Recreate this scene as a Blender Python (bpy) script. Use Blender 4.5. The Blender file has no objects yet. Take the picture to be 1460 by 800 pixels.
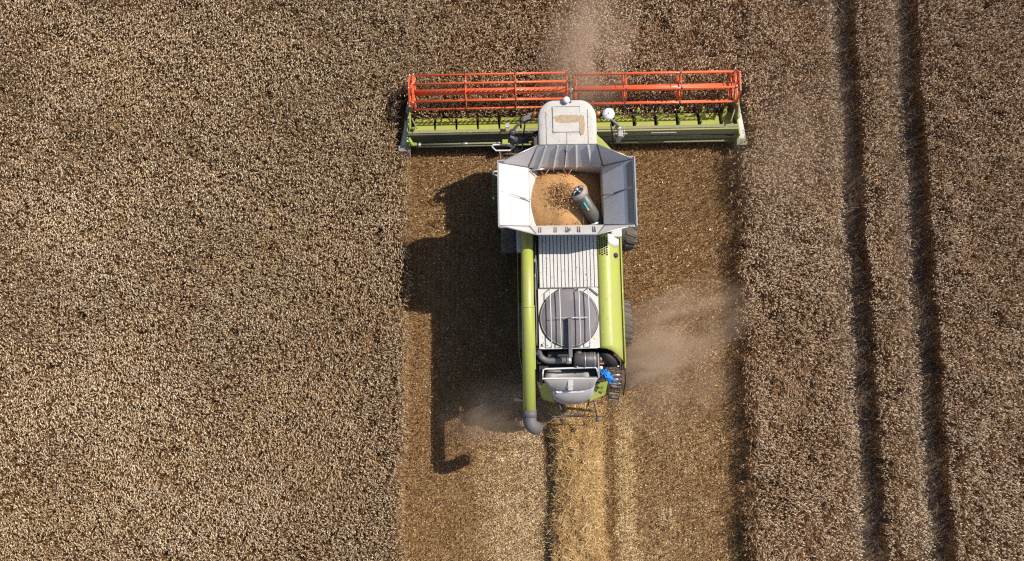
import bpy, math, random
import numpy as np
from mathutils import Vector, Matrix
R = math.radians
random.seed(7)
scene = bpy.context.scene
COL = scene.collection

# ------------------------------------------------------------------ camera, sky, sun, exposure
cam = bpy.data.objects.new('camera', bpy.data.cameras.new('camera'))
COL.objects.link(cam)
scene.camera = cam
cam.location = (0, 0, 27.5)
cam.rotation_euler = (R(8.232), 0, 0)
cam.data.sensor_width = 36
cam.data.lens = 36 * 1250 / 1460
cam.data.clip_end = 2000
SUN_DIR = Vector((0.80, 0.39, 1.0)).normalized()          # towards the sun
elev = math.asin(SUN_DIR.z)
world = bpy.data.worlds.new('World'); scene.world = world; world.use_nodes = True
nt = world.node_tree
sky = nt.nodes.new('ShaderNodeTexSky'); sky.sky_type = 'NISHITA'; sky.sun_disc = False
sky.sun_elevation = elev
sky.sun_rotation = math.atan2(SUN_DIR.x, SUN_DIR.y)
sky.dust_density = 1.5
bg = nt.nodes['Background']; bg.inputs['Strength'].default_value = 0.088
nt.links.new(sky.outputs[0], bg.inputs['Color'])
sun = bpy.data.objects.new('sun', bpy.data.lights.new('sun', 'SUN')); COL.objects.link(sun)
sun.data.energy = 4.6; sun.data.angle = R(0.55); sun.data.color = (1.0, 0.92, 0.81)
sun.rotation_euler = SUN_DIR.to_track_quat('Z', 'Y').to_euler()
scene.view_settings.view_transform = 'Standard'
scene.view_settings.look = 'None'
scene.view_settings.gamma = 1
scene.view_settings.exposure = 0.28
scene.render.engine = 'CYCLES'
cy = scene.cycles
cy.max_bounces = 5; cy.diffuse_bounces = 2; cy.glossy_bounces = 2; cy.transmission_bounces = 2
cy.volume_bounces = 1; cy.transparent_max_bounces = 8
cy.volume_step_rate = 1.0; cy.volume_max_steps = 48
cy.use_denoising = False
cy.filter_width = 1.25
cy.sample_clamp_indirect = 4
scene.render.use_persistent_data = False

# ------------------------------------------------------------------ materials
def newmat(name):
    m = bpy.data.materials.new(name); m.use_nodes = True
    n = m.node_tree.nodes
    return m, n, m.node_tree.links, n['Principled BSDF']

def ramp(n, l, fac, stops):
    r = n.new('ShaderNodeValToRGB')
    el = r.color_ramp.elements
    el[0].position, el[0].color = stops[0][0], (*stops[0][1], 1)
    el[1].position, el[1].color = stops[-1][0], (*stops[-1][1], 1)
    for p, c in stops[1:-1]:
        e = el.new(p); e.color = (*c, 1)
    l.new(fac, r.inputs[0])
    return r.outputs[0]

def noise(n, l, scale, detail=4, rough=.55, coord='Object', stretch=None):
    tc = n.new('ShaderNodeTexCoord')
    src = tc.outputs[coord]
    if stretch:
        mp = n.new('ShaderNodeMapping'); mp.inputs['Scale'].default_value = stretch
        l.new(src, mp.inputs[0]); src = mp.outputs[0]
    t = n.new('ShaderNodeTexNoise'); t.inputs['Scale'].default_value = scale
    t.inputs['Detail'].default_value = detail; t.inputs['Roughness'].default_value = rough
    l.new(src, t.inputs['Vector'])
    return t.outputs[0]

def mixc(n, l, fac, a, b):
    m = n.new('ShaderNodeMix'); m.data_type = 'RGBA'
    for s, v in ((6, a), (7, b)):
        if isinstance(v, tuple): m.inputs[s].default_value = (*v, 1)
        else: l.new(v, m.inputs[s])
    if isinstance(fac, float): m.inputs[0].default_value = fac
    else: l.new(fac, m.inputs[0])
    return m.outputs[2]

def mrange(n, l, v, a, b, c=0., d=1.):
    m = n.new('ShaderNodeMapRange'); l.new(v, m.inputs[0])
    for i, x in zip((1, 2, 3, 4), (a, b, c, d)): m.inputs[i].default_value = x
    return m.outputs[0]

def bump(n, l, b, h, strength=.2, dist=.01):
    bn = n.new('ShaderNodeBump'); bn.inputs['Strength'].default_value = strength
    bn.inputs['Distance'].default_value = dist
    l.new(h, bn.inputs['Height']); l.new(bn.outputs[0], b.inputs['Normal'])

def paint(name, col, rough=.4, dirt=(.33, .26, .18), amount=.35, metal=0., spec=.5, coat=0., scale=2.2):
    """painted or bare metal / plastic with field dust lying unevenly on it"""
    m, n, l, b = newmat(name)
    big = noise(n, l, scale, 6, .65)
    fine = noise(n, l, 35, 3, .7)
    mk = mrange(n, l, big, .42, .75, 0, amount)
    mk2 = mrange(n, l, fine, .5, .8, 0, amount * .6)
    ad = n.new('ShaderNodeMath'); ad.operation = 'ADD'; ad.use_clamp = True
    l.new(mk, ad.inputs[0]); l.new(mk2, ad.inputs[1])
    l.new(mixc(n, l, ad.outputs[0], col, dirt), b.inputs['Base Color'])
    l.new(mrange(n, l, ad.outputs[0], 0, 1, rough, min(1, rough + .45)), b.inputs['Roughness'])
    b.inputs['Metallic'].default_value = metal
    b.inputs['Specular IOR Level'].default_value = spec
    b.inputs['Coat Weight'].default_value = coat
    b.inputs['Coat Roughness'].default_value = .12
    bump(n, l, b, fine, .08, .004)
    return m

M = {}
M['green'] = paint('lime_green_paint', (.37, .425, .07), .34, amount=.45, coat=.4)
M['green_dusty'] = paint('dusty_green_paint', (.30, .36, .06), .5, amount=.75)
M['green_dark'] = paint('dull_green_frame', (.26, .34, .05), .5, amount=.6)  # duller, darker green for edge rod, decal, belt guard and left reel arm
M['red'] = paint('orange_red_paint', (.80, .115, .03), .42, amount=.35, dirt=(.4, .22, .14), coat=.2)
M['white'] = paint('off_white_panel_paint', (.60, .59, .575), .45, amount=.28)
M['tank'] = paint('light_sheet_steel', (.60, .605, .625), .42, amount=.25, metal=.15, dirt=(.42, .34, .26))
M['roof'] = paint('dusty_white_roof', (.53, .52, .50), .6, amount=.5, dirt=(.42, .37, .30), scale=3.2)
M['grey'] = paint('mid_grey_plastic', (.30, .30, .31), .5, amount=.4)
M['hood'] = paint('light_grey_hood', (.42, .415, .42), .4, amount=.3)
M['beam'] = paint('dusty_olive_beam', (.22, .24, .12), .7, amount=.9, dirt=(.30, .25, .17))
M['wallright'] = paint('lit_dusty_header_wall', (.33, .35, .12), .8, amount=.9, dirt=(.38, .31, .22))  # right wall half: dust, with sunlit brightness put into the base colour
M['wallsheet'] = paint('shaded_dirty_header_wall', (.065, .072, .035), .75, amount=.7, dirt=(.17, .135, .09))  # left wall half: dirt, with the rear shade put into a darker base colour
M['spout'] = paint('worn_rubber_spout', (.115, .11, .118), .6, amount=.25)
M['dark'] = paint('black_machine_parts', (.02, .02, .022), .55, amount=.25, dirt=(.14, .11, .08))
M['darkgrey'] = paint('dark_grey_metal', (.065, .065, .075), .45, amount=.4, dirt=(.2, .16, .12))
M['augerdark'] = paint('dark_auger_tube', (.07, .075, .08), .4, amount=.3)
M['slate'] = paint('slate_grey_plastic', (.12, .12, .135), .45, amount=.35, dirt=(.28, .22, .16))
M['steel'] = paint('bare_steel', (.55, .55, .55), .35, amount=.35, metal=.6)
M['gold'] = paint('zinc_yellow_rod', (.45, .33, .08), .45, amount=.3, metal=.2)
M['rail'] = paint('pale_handrail', (.72, .73, .74), .35, amount=.2)
M['dome'] = paint('white_plastic', (.74, .74, .78), .35, amount=.1)
M['orange'] = paint('amber_lamp', (.55, .16, .04), .2, amount=.25, coat=.5)
M['copper'] = paint('copper_brown', (.45, .18, .10), .4, amount=.2)
M['blue'] = paint('bright_blue_cloth', (.02, .27, .80), .6, amount=.08)
M['teal'] = paint('teal_sticker', (.05, .50, .45), .4, amount=.1)
M['yellow'] = paint('yellow_sticker', (.75, .5, .04), .4, amount=.1)
M['redsign'] = paint('red_reflector', (.5, .04, .03), .4, amount=.1)
M['rubber'] = paint('tyre_rubber', (.10, .088, .075), .9, amount=.9, dirt=(.24, .19, .14))
M['olive'] = paint('grated_step', (.06, .09, .02), .6, amount=.5)
# dark glass
m, n, l, b = newmat('cab_glass'); M['glass'] = m
b.inputs['Base Color'].default_value = (.015, .02, .022, 1); b.inputs['Roughness'].default_value = .06
l.new(mrange(n, l, noise(n, l, 5), .3, .8, .03, .3), b.inputs['Roughness'])
# dusty patch on the roof
m, n, l, b = newmat('dry_dust_patch'); M['dustpatch'] = m
l.new(ramp(n, l, noise(n, l, 9, 6, .7), [(.3, (.33, .24, .15)), (.7, (.50, .40, .28))]), b.inputs['Base Color'])
b.inputs['Roughness'].default_value = .95
# screen mesh: fine perforated steel
m, n, l, b = newmat('perforated_screen'); M['screen'] = m
base = ramp(n, l, noise(n, l, 60, 3, .8), [(.3, (.135, .125, .14)), (.7, (.215, .20, .215))])
l.new(mixc(n, l, mrange(n, l, noise(n, l, 2.5, 5, .6), .5, .75, 0, .5), base, (.30, .26, .22)), b.inputs['Base Color'])
b.inputs['Roughness'].default_value = .75
# grain
m, n, l, b = newmat('wheat_grain'); M['grain'] = m
v = n.new('ShaderNodeTexVoronoi'); v.inputs['Scale'].default_value = 70
tc = n.new('ShaderNodeTexCoord'); l.new(tc.outputs['Object'], v.inputs['Vector'])
g1 = ramp(n, l, v.outputs['Color'], [(0., (.30, .145, .05)), (.5, (.47, .255, .10)), (1., (.64, .39, .175))])
l.new(mixc(n, l, mrange(n, l, noise(n, l, 3, 5), .35, .7, 0, .4), g1, (.45, .245, .095)), b.inputs['Base Color'])
b.inputs['Roughness'].default_value = .75
bump(n, l, b, v.outputs['Distance'], .5, .012)

# ------------------------------------------------------------------ object helpers
def tag(o, label=None, cat=None, group=None, kind=None):
    if label: o['label'] = label
    if cat: o['category'] = cat
    if group: o['group'] = group
    if kind: o['kind'] = kind
    return o

def empty(name, parent=None, loc=(0, 0, 0), rz=0):
    o = bpy.data.objects.new(name, None); COL.objects.link(o)
    o.location = loc; o.rotation_euler = (0, 0, rz); o.parent = parent
    o.empty_display_size = .3
    return o

class MB:
    def __init__(self): self.v = []; self.f = []; self.s = []
    def add(self, vs, fs, smooth=False):
        k = len(self.v); self.v += [tuple(p) for p in vs]
        self.f += [tuple(k + i for i in f) for f in fs]; self.s += [smooth] * len(fs)
        return self
    def box(self, x0, x1, y0, y1, z0, z1):
        vs = [(x, y, z) for z in (z0, z1) for y in (y0, y1) for x in (x0, x1)]
        return self.add(vs, [(0, 2, 3, 1), (4, 5, 7, 6), (0, 1, 5, 4), (2, 6, 7, 3), (0, 4, 6, 2), (1, 3, 7, 5)])
    def hexa(self, bot, top):
        return self.add(list(bot) + list(top), [(3, 2, 1, 0), (4, 5, 6, 7)] + [(i, (i + 1) % 4, 4 + (i + 1) % 4, 4 + i) for i in range(4)])
    def plate(self, pts, t=.012, n=None):
        """flat polygon with thickness t along its normal (or n)"""
        P = [Vector(p) for p in pts]
        if n is None:
            n = Vector((0, 0, 0))
            for i in range(len(P)): n += P[i].cross(P[(i + 1) % len(P)])
            n.normalize()
        n = Vector(n); q = [p - n * t for p in P]; k = len(P)
        return self.add(P + q, [tuple(range(k)), tuple(reversed(range(k, 2 * k)))] + [(i, k + i, k + (i + 1) % k, (i + 1) % k) for i in range(k)])
    def rings(self, loops, cap0=True, cap1=True, smooth=True):
        k = len(loops[0]); vs = [p for lp in loops for p in lp]; fs = []
        for r in range(len(loops) - 1):
            for i in range(k):
                j = (i + 1) % k
                fs.append((r * k + i, r * k + j, (r + 1) * k + j, (r + 1) * k + i))
        if cap0: fs.append(tuple(reversed(range(k))))
        if cap1: fs.append(tuple((len(loops) - 1) * k + i for i in range(k)))
        return self.add(vs, fs, smooth)
    def tube(self, pts, r, seg=10, closed=False):
        P = [Vector(p) for p in pts]; n = len(P); loops = []
        rr = r if isinstance(r, (list, tuple)) else [r] * n
        prev = None
        for i, p in enumerate(P):
            if closed: t = (P[(i + 1) % n] - P[i - 1])
            else: t = (P[min(i + 1, n - 1)] - P[max(i - 1, 0)])
            t.normalize()
            if prev is None:
                a = Vector((0, 0, 1)) if abs(t.z) < .9 else Vector((1, 0, 0))
                u = a.cross(t).normalized()
            else:
                u = (prev - t * prev.dot(t)).normalized()
            prev = u; w = t.cross(u)
            loops.append([p + (u * math.cos(2 * math.pi * j / seg) + w * math.sin(2 * math.pi * j / seg)) * rr[i] for j in range(seg)])
        if closed: loops.append(loops[0])
        return self.rings(loops, not closed, not closed)
    def disc(self, c, axis, r, depth, seg=32, r2=None):
        a = Vector(axis).normalized(); c = Vector(c)
        return self.tube([c - a * depth / 2, c + a * depth / 2], [r, r if r2 is None else r2], seg)
    def sphere(self, c, r, seg=20, rows=10, sc=(1, 1, 1), zmin=-1.):
        loops = []
        for i in range(1, rows):
            th = math.pi * i / rows; z = math.cos(th)
            if z < zmin: break
            loops.append([(c[0] + r * sc[0] * math.sin(th) * math.cos(2 * math.pi * j / seg), c[1] + r * sc[1] * math.sin(th) * math.sin(2 * math.pi * j / seg), c[2] + r * sc[2] * z) for j in range(seg)])
        return self.rings(loops[::-1])
    def loft(self, rows, t=0., smooth=True):
        k = len(rows[0]); vs = [p for r in rows for p in r]; fs = []
        for a in range(len(rows) - 1):
            for i in range(k - 1):
                fs.append((a * k + i, a * k + i + 1, (a + 1) * k + i + 1, (a + 1) * k + i))
        return self.add(vs, fs, smooth)
    def split(self, name, mat, parent=None, bevel=0., solid=0.):
        """every connected piece becomes an object of its own"""
        par = list(range(len(self.v)))
        def find(i):
            while par[i] != i: par[i] = par[par[i]]; i = par[i]
            return i
        for f in self.f:
            for i in f[1:]: par[find(i)] = find(f[0])
        groups = {}
        for f, sm_ in zip(self.f, self.s): groups.setdefault(find(f[0]), []).append((f, sm_))
        for fs in groups.values():
            idx = sorted({i for f, _ in fs for i in f}); mp = {i: k for k, i in enumerate(idx)}
            q = MB(); q.v = [self.v[i] for i in idx]; q.f = [tuple(mp[i] for i in f) for f, _ in fs]; q.s = [sm_ for _, sm_ in fs]
            q.build(name, mat, parent, bevel, solid)
    def build(self, name, mat, parent=None, bevel=0., solid=0.):
        me = bpy.data.meshes.new(name); me.from_pydata(self.v, [], self.f)
        me.polygons.foreach_set('use_smooth', self.s)
        me.materials.append(M[mat] if isinstance(mat, str) else mat)
        me.update()
        o = bpy.data.objects.new(name, me); COL.objects.link(o); o.parent = parent
        if solid:
            md = o.modifiers.new('solid', 'SOLIDIFY'); md.thickness = solid; md.offset = -1
        if bevel:
            md = o.modifiers.new('bevel', 'BEVEL'); md.width = bevel; md.segments = 2; md.limit_method = 'ANGLE'; md.angle_limit = R(40)
        return o

def catmull(pts, sub=6):
    P = [Vector(p) for p in pts]; out = []
    for i in range(len(P) - 1):
        a, b, c, d = P[max(i - 1, 0)], P[i], P[i + 1], P[min(i + 2, len(P) - 1)]
        for k in range(sub):
            t = k / sub
            out.append(.5 * ((2 * b) + (c - a) * t + (2 * a - 5 * b + 4 * c - d) * t * t + (3 * b - a - 3 * c + d) * t ** 3))
    out.append(P[-1]); return out

# ------------------------------------------------------------------ layout of the place (metres)
MX, MY, MROT = 1.516, 3.094, R(1.0)        # combine position and heading
SX0, SX1 = -3.30, 7.08                      # cut strip
KNIFE = 9.20                                # cutting line at x = 1.5
TRAMS = [(10.40, 11.05), (12.36, 13.06)]

def lattice_noise(x, y, scale, seed):
    rs = np.random.RandomState(seed); g = rs.rand(256, 256)
    u = x / scale + 50.3; v = y / scale + 71.7
    iu = np.floor(u).astype(int); iv = np.floor(v).astype(int)
    fu = u - iu; fv = v - iv; fu = fu * fu * (3 - 2 * fu); fv = fv * fv * (3 - 2 * fv)
    a = g[iu % 256, iv % 256]; b = g[(iu + 1) % 256, iv % 256]; c = g[iu % 256, (iv + 1) % 256]; d = g[(iu + 1) % 256, (iv + 1) % 256]
    return (a * (1 - fu) + b * fu) * (1 - fv) + (c * (1 - fu) + d * fu) * fv

def fbm(x, y, scale, seed, octv=3):
    s = 0; w = 1; t = 0
    for k in range(octv):
        s = s + w * lattice_noise(x, y, scale / 2 ** k, seed + k); t += w; w *= .5
    return s / t

# ground: one sheet to the horizon
m, n, l, b = newmat('dry_soil'); M['soil'] = m
l.new(ramp(n, l, noise(n, l, 1.3, 8, .7), [(.3, (.075, .052, .035)), (.55, (.12, .085, .058)), (.8, (.18, .135, .09))]), b.inputs['Base Color'])
b.inputs['Roughness'].default_value = .95
bump(n, l, b, noise(n, l, 14, 6, .7), .8, .05)
g = MB().add([(-900, -900, 0), (900, -900, 0), (900, 900, 0), (-900, 900, 0)], [(0, 1, 2, 3)]).build('ground', 'soil')
tag(g, 'dark dry soil under the whole field', 'ground', kind='structure')

# stubble strip: gently uneven sheet with litter colours
m, n, l, b = newmat('litter_soil'); M['litter'] = m
c1 = ramp(n, l, noise(n, l, 16, 6, .75), [(.3, (.08, .040, .015)), (.5, (.22, .125, .055)), (.72, (.44, .28, .135))])
c2 = ramp(n, l, noise(n, l, 22, 5, .75), [(.3, (.16, .10, .05)), (.55, (.37, .25, .135)), (.8, (.58, .42, .25))])
at = n.new('ShaderNodeAttribute'); at.attribute_name = 'chaff'
l.new(mixc(n, l, at.outputs['Fac'], c1, c2), b.inputs['Base Color'])
b.inputs['Roughness'].default_value = .95
bump(n, l, b, noise(n, l, 24, 6, .75), 1.0, .04)

def chaff_amount(x, y):
    """how much pale chaff lies on the cut strip (spread by the machine behind it)"""
    def band(a, b, s): return 1 / (1 + np.exp(-(x - a) / s)) * 1 / (1 + np.exp((x - b) / s))
    behind = 1 / (1 + np.exp((y - (-.3)) / .35))
    beh_r = 1 / (1 + np.exp((y - 2.0) / .9))
    nz = np.clip((fbm(x * .6 + y * .25, y * 1.3, .42, 11) - .33) * 2.3, 0, 1.1)
    big = fbm(x, y, 1.6, 13)
    st = fbm(x * 4, y * .5, 1.2, 17)
    a = band(-.9, 1.05, .30) * behind * .95 + band(.05, 1.02, .14) * behind * .75 + band(3.2, 3.75, .08) * behind * 1.3 + band(3.7, 6.0, .50) * beh_r * .62
    a = a * (.18 + .65 * nz + .50 * st + .35 * big)
    a += .22 * nz * big
    # wheel tracks pressed beside the windrow, and the dark line left of it
    for c, wd in ((3.04, .16), (3.84, .05)):
        a = a - .9 * np.exp(-((x - c - .07 * np.sin(y * 1.7) - .12 * (lattice_noise(x * 0, y, .4, 19) - .5)) / wd) ** 2) * behind * lattice_noise(x, y, .5, 21)
    return np.clip(a, 0, 1)

def strip_height(x, y):
    h = .02 + .05 * fbm(x, y, .5, 23) + .05 * fbm(x, y, .22, 24) * chaff_amount(x, y)
    h = h + .02 * (lattice_noise(x * 7, y * .4, 1, 29) - .5)
    # windrow of straw behind the machine
    cx = 1.97 + .05 * np.sin(y * .9); wd = .80 + .06 * np.sin(y * 1.3 + 1) + .22 * (lattice_noise(y, x * 0 + (x > cx) * 9., .33, 35) - .5)
    u = (x - cx) / wd
    row = np.clip(1 - u ** 4, 0, 1) ** .8 * (.24 + .20 * fbm(x, y, .5, 31) + .18 * lattice_noise(x, y, .15, 33)) / (1 + np.exp((y + .1) / .25))
    return h + row

def np_mesh(name, verts, quads, mats, attrs=None, smooth=False, tris=None, matidx=None):
    me = bpy.data.meshes.new(name)
    nq = 0 if quads is None else len(quads); ntr = 0 if tris is None else len(tris)
    me.vertices.add(len(verts)); me.vertices.foreach_set('co', np.asarray(verts, dtype=np.float32).ravel())
    lv = []
    if nq: lv.append(np.asarray(quads, dtype=np.int32).ravel())
    if ntr: lv.append(np.asarray(tris, dtype=np.int32).ravel())
    lv = np.concatenate(lv)
    me.loops.add(len(lv)); me.loops.foreach_set('vertex_index', lv)
    me.polygons.add(nq + ntr)
    st = np.concatenate([np.arange(nq, dtype=np.int32) * 4, nq * 4 + np.arange(ntr, dtype=np.int32) * 3])
    me.polygons.foreach_set('loop_start', st)
    if matidx is not None: me.polygons.foreach_set('material_index', np.asarray(matidx, dtype=np.int32))
    me.polygons.foreach_set('use_smooth', np.full(nq + ntr, smooth))
    for mt in mats: me.materials.append(M[mt])
    for k, a in (attrs or {}).items():
        at = me.attributes.new(k, 'FLOAT', 'POINT'); at.data.foreach_set('value', np.asarray(a, dtype=np.float32))
    me.update(calc_edges=True)
    o = bpy.data.objects.new(name, me); COL.objects.link(o)
    return o

def grid_sheet(name, x0, x1, y0, y1, step, hf, mat, attrs):
    xs = np.arange(x0, x1 + 1e-6, step); ys = np.arange(y0, y1 + 1e-6, step)
    X, Y = np.meshgrid(xs, ys); X = X.ravel(); Y = Y.ravel(); Z = hf(X, Y)
    nx = len(xs); ny = len(ys)
    i = (np.arange(ny - 1)[:, None] * nx + np.arange(nx - 1)[None, :]).ravel()
    q = np.stack([i, i + 1, i + 1 + nx, i + nx], 1)
    return np_mesh(name, np.stack([X, Y, Z], 1), q, [mat], {k: f(X, Y) for k, f in attrs.items()}, True)

st = grid_sheet('stubble_ground', SX0 - .3, SX1 + .3, -12, KNIFE + .3, .07, strip_height, 'litter', {'chaff': chaff_amount})
tag(st, 'brown harvested strip of short stubble and litter under the combine', 'stubble', kind='structure')

# ------------------------------------------------------------------ straw materials
def straw_mat(name, stops, transl=.0, rough=.75, patch=None):
    m, n, l, b = newmat(name); M[name] = m
    at = n.new('ShaderNodeAttribute'); at.attribute_name = 'tint'
    c = ramp(n, l, at.outputs['Fac'], stops)
    if patch:
        c = mixc(n, l, mrange(n, l, noise(n, l, .35, 4, .6), .55, .8, 0, .45), c, patch)
    l.new(c, b.inputs['Base Color'])
    b.inputs['Roughness'].default_value = rough
    b.inputs['Specular IOR Level'].default_value = .25
    return m
straw_mat('ear', [(0., (.24, .14, .07)), (.3, (.46, .335, .205)), (.7, (.72, .585, .405)), (1., (.93, .83, .66))], patch=(.54, .39, .19))
straw_mat('ear_brown', [(0., (.24, .125, .06)), (.3, (.49, .335, .20)), (.7, (.78, .61, .42)), (1., (.96, .85, .67))], patch=(.54, .36, .18))
straw_mat('stalk_brown', [(0., (.11, .048, .02)), (.5, (.31, .165, .078)), (1., (.54, .33, .175))], patch=(.36, .20, .09))
straw_mat('stalk', [(0., (.10, .05, .02)), (.5, (.29, .16, .065)), (1., (.50, .31, .14))], patch=(.36, .21, .07))
straw_mat('litter_bits', [(0., (.15, .075, .028)), (.45, (.42, .245, .10)), (.8, (.68, .49, .26)), (1., (.90, .74, .48))])
straw_mat('fresh_straw', [(0., (.19, .10, .04)), (.4, (.46, .285, .11)), (.8, (.75, .52, .245)), (1., (.92, .73, .44))])

straw_mat('yellow_leaf', [(0., (.38, .24, .08)), (.5, (.60, .43, .17)), (1., (.80, .64, .32))])

def unit(a): return a / np.maximum(np.linalg.norm(a, axis=1, keepdims=True), 1e-9)

def ribbons(P, widthv, rows):
    """P: list of (N,3) centre points, widthv: (N,3) half width vectors, rows: width factors"""
    N = len(P[0]); k = len(P)
    V = np.stack([p + s * w * f for p, f in zip(P, rows) for s, w in ((-1, widthv), (1, widthv))], 1).reshape(-1, 3)
    base = np.arange(N)[:, None] * (2 * k)
    q = np.concatenate([base + np.array([[2 * i, 2 * i + 1, 2 * i + 3, 2 * i + 2]]) for i in range(k - 1)], 1).reshape(-1, 4)
    return V, q

def clump(x, y, sc, seed):
    """tufts drawn out along the lean of the crop"""
    a = -.60; u = (x * math.cos(a) + y * math.sin(a)) / 1.9; v = -x * math.sin(a) + y * math.cos(a)
    return lattice_noise(u, v, sc, seed) * .65 + lattice_noise(u, v, sc * .5, seed + 1) * .35

def make_crop(name, x, y, rs, height=.82, earL=.086, earR=.0112, leaf=1.5, lean_gain=1.0):
    east = np.clip((x + 4) / 11, 0, 1); east = east * east * (3 - 2 * east); amp = .26 + .12 * east
    N = len(x)
    la = fbm(x, y, 2.6, 41) * 7.0 - 1.0 + rs.normal(0, 1.1, N)          # lean direction
    la = np.where(x > SX1, -1.05 + (fbm(x, y, 3.0, 43) - .5) * 3.0 + rs.normal(0, .9, N), la)
    la = np.where(x < SX0, -.75 + (fbm(x, y, 2.6, 45) - .5) * 3.2 + rs.normal(0, .75, N), la)
    lodge = np.clip((fbm(x, y, 1.5, 47) - .52) * 5, 0, 1)
    lodge = lodge * np.where((x > SX1) & (x < 10.4), 1.0, .35)
    mag = (.10 + .13 * rs.rand(N) + .42 * lodge) * lean_gain
    edge = np.zeros(N, bool)
    for a_, b_ in TRAMS: edge |= (x > a_ - .30) & (x < b_ + .22)
    mag = mag * np.where(edge, .12, 1.); amp = np.where(edge, .10, amp)
    h = height * (.97 - amp * .5 + amp * clump(x, y, .30, 53)) * (1 + rs.normal(0, .055, N)) * (1 - .28 * lodge)
    hd = np.stack([np.cos(la), np.sin(la), np.zeros(N)], 1)
    dk_ = y - knife_y(x); h = h * np.where((x > SX0) & (x < SX1), .66 + .34 * np.clip(dk_ / .4, 0, 1), 1.)
    base = np.stack([x, y, np.zeros(N)], 1)
    top = base + hd * (mag * h * 1.0)[:, None]; top[:, 2] = h
    mid = base * .5 + top * .5 - hd * (mag * h * .16)[:, None]
    side = np.stack([-hd[:, 1], hd[:, 0], np.zeros(N)], 1)
    tint = np.clip(rs.normal(.43, .24, N) + (fbm(x, y, 4.0, 59) - .5) * .4 + .24 * east, 0, 1)
    # stalks
    Vs, Qs = ribbons([base, mid, top], side * .0042, [1, 1, .8])
    ts = np.repeat(np.clip(tint + rs.normal(0, .15, N), 0, 1), 6)
    # ears
    a0 = .5 + mag * 1.2 + rs.normal(.35, .35, N); a1 = a0 + np.abs(rs.normal(.45, .35, N))
    L = earL * (.75 + .5 * rs.rand(N)); Rr = earR * (.8 + .45 * rs.rand(N))
    d0 = hd * np.sin(a0)[:, None]; d0[:, 2] = np.cos(a0)
    d1 = hd * np.sin(a1)[:, None]; d1[:, 2] = np.cos(a1)
    p0 = top; p1 = p0 + d0 * (L * .25)[:, None]; p2 = p1 + d0 * (L * .25)[:, None] + d1 * (L * .15)[:, None]; p3 = p2 + d1 * (L * .35)[:, None]
    n0 = np.cross(side, d0); n1 = np.cross(side, d1)
    ring = []
    for p, nn, f in ((p1, n0, 1.), (p2, n1, .9)):
        for j in range(3):
            an = 2 * math.pi * j / 3 + .5
            ring.append(p + (side * math.cos(an) + nn * math.sin(an)) * (Rr * f)[:, None])
    Ve = np.stack([p0] + ring + [p3], 1).reshape(-1, 3)
    be = np.arange(N)[:, None] * 8
    Te = np.concatenate([be + np.array([[0, 1 + (j + 1) % 3, 1 + j]]) for j in range(3)] + [be + np.array([[7, 4 + j, 4 + (j + 1) % 3]]) for j in range(3)], 1).reshape(-1, 3)
    Qe = np.concatenate([be + np.array([[1 + j, 1 + (j + 1) % 3, 4 + (j + 1) % 3, 4 + j]]) for j in range(3)], 1).reshape(-1, 4)
    te = np.repeat(tint, 8)
    # leaves
    K = int(N * leaf); s = rs.randint(0, N, K); f = .22 + .68 * rs.rand(K)
    lb = base[s] * (1 - f[:, None]) + top[s] * f[:, None]
    a = la[s] + rs.normal(0, 1.6, K); ld = np.stack([np.cos(a), np.sin(a), np.zeros(K)], 1)
    LL = (.10 + .14 * rs.rand(K)) * np.where(edge[s], .4, 1.)
    q1 = lb + ld * (LL * .5)[:, None]; q1[:, 2] += .03
    q2 = lb + ld * LL[:, None]; q2[:, 2] -= .06 * rs.rand(K) + .03
    ls = np.stack([-ld[:, 1], ld[:, 0], rs.normal(0, .5, K)], 1)
    Vl, Ql = ribbons([lb, q1, q2], unit(ls) * .0075, [.6, 1, .25])
    tl = np.repeat(np.clip(rs.normal(.35, .25, K), 0, 1), 6)
    V = np.concatenate([Vs, Ve, Vl]); o1 = len(Vs); o2 = o1 + len(Ve)
    Q = np.concatenate([Qs, Qe + o1, Ql + o2]); T = Te + o1
    br = (rs.rand(N) < east * .8) * 2.       # browner plants grow more often towards the east side
    mi = np.concatenate([np.repeat(br + 1, 2), np.repeat(br, 3), np.repeat(br[s] + 1, 2), np.repeat(br, 6)])

    return np_mesh(name, V, Q, ['ear', 'stalk', 'ear_brown', 'stalk_brown'], {'tint': np.concatenate([ts, te, tl])}, False, T, mi)

def knife_y(x): return KNIFE + math.tan(MROT) * (x - 1.5)
def wob(y, s): return .05 * np.sin(y * 1.1 + s) + .03 * np.sin(y * 2.9 + s * 2) + .05 * (lattice_noise(y, y * 0 + s, .35, 61) - .5)

def in_crop(x, y):
    cut = (x > SX0 + 1.5 * wob(y, 1.)) & (x < SX1 + 1.5 * wob(y, 2.)) & (y < knife_y(x))
    ok = ~cut
    for a, b in TRAMS:
        ok &= ~((x > a + .6 * wob(y, a)) & (x < b + .6 * wob(y, a)))
    ok &= ~((x > -3.78) & (x < -3.1) & (y > 8.0) & (y < 9.95)) & ~((x > 7.0) & (x < 7.46) & (y > 8.1) & (y < 10.25))
    return ok

def scatter_crop(name, x0, x1, y0, y1, dens, rs, **kw):
    N = int((x1 - x0) * (y1 - y0) * dens)
    x = x0 + (x1 - x0) * rs.rand(N); y = y0 + (y1 - y0) * rs.rand(N)
    keep = in_crop(x, y)
    e_ = np.clip((x + 4) / 11, 0, 1)
    gap = clump(x, y, .15, 67) * .6 + clump(x, y, .42, 68) * .4
    keep &= rs.rand(N) < np.clip((gap - .11 - .05 * e_) * (3.3 - .6 * e_), .0, 1) * (1 - .10 * e_)
    return make_crop(name, x[keep], y[keep], rs, **kw)

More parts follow.
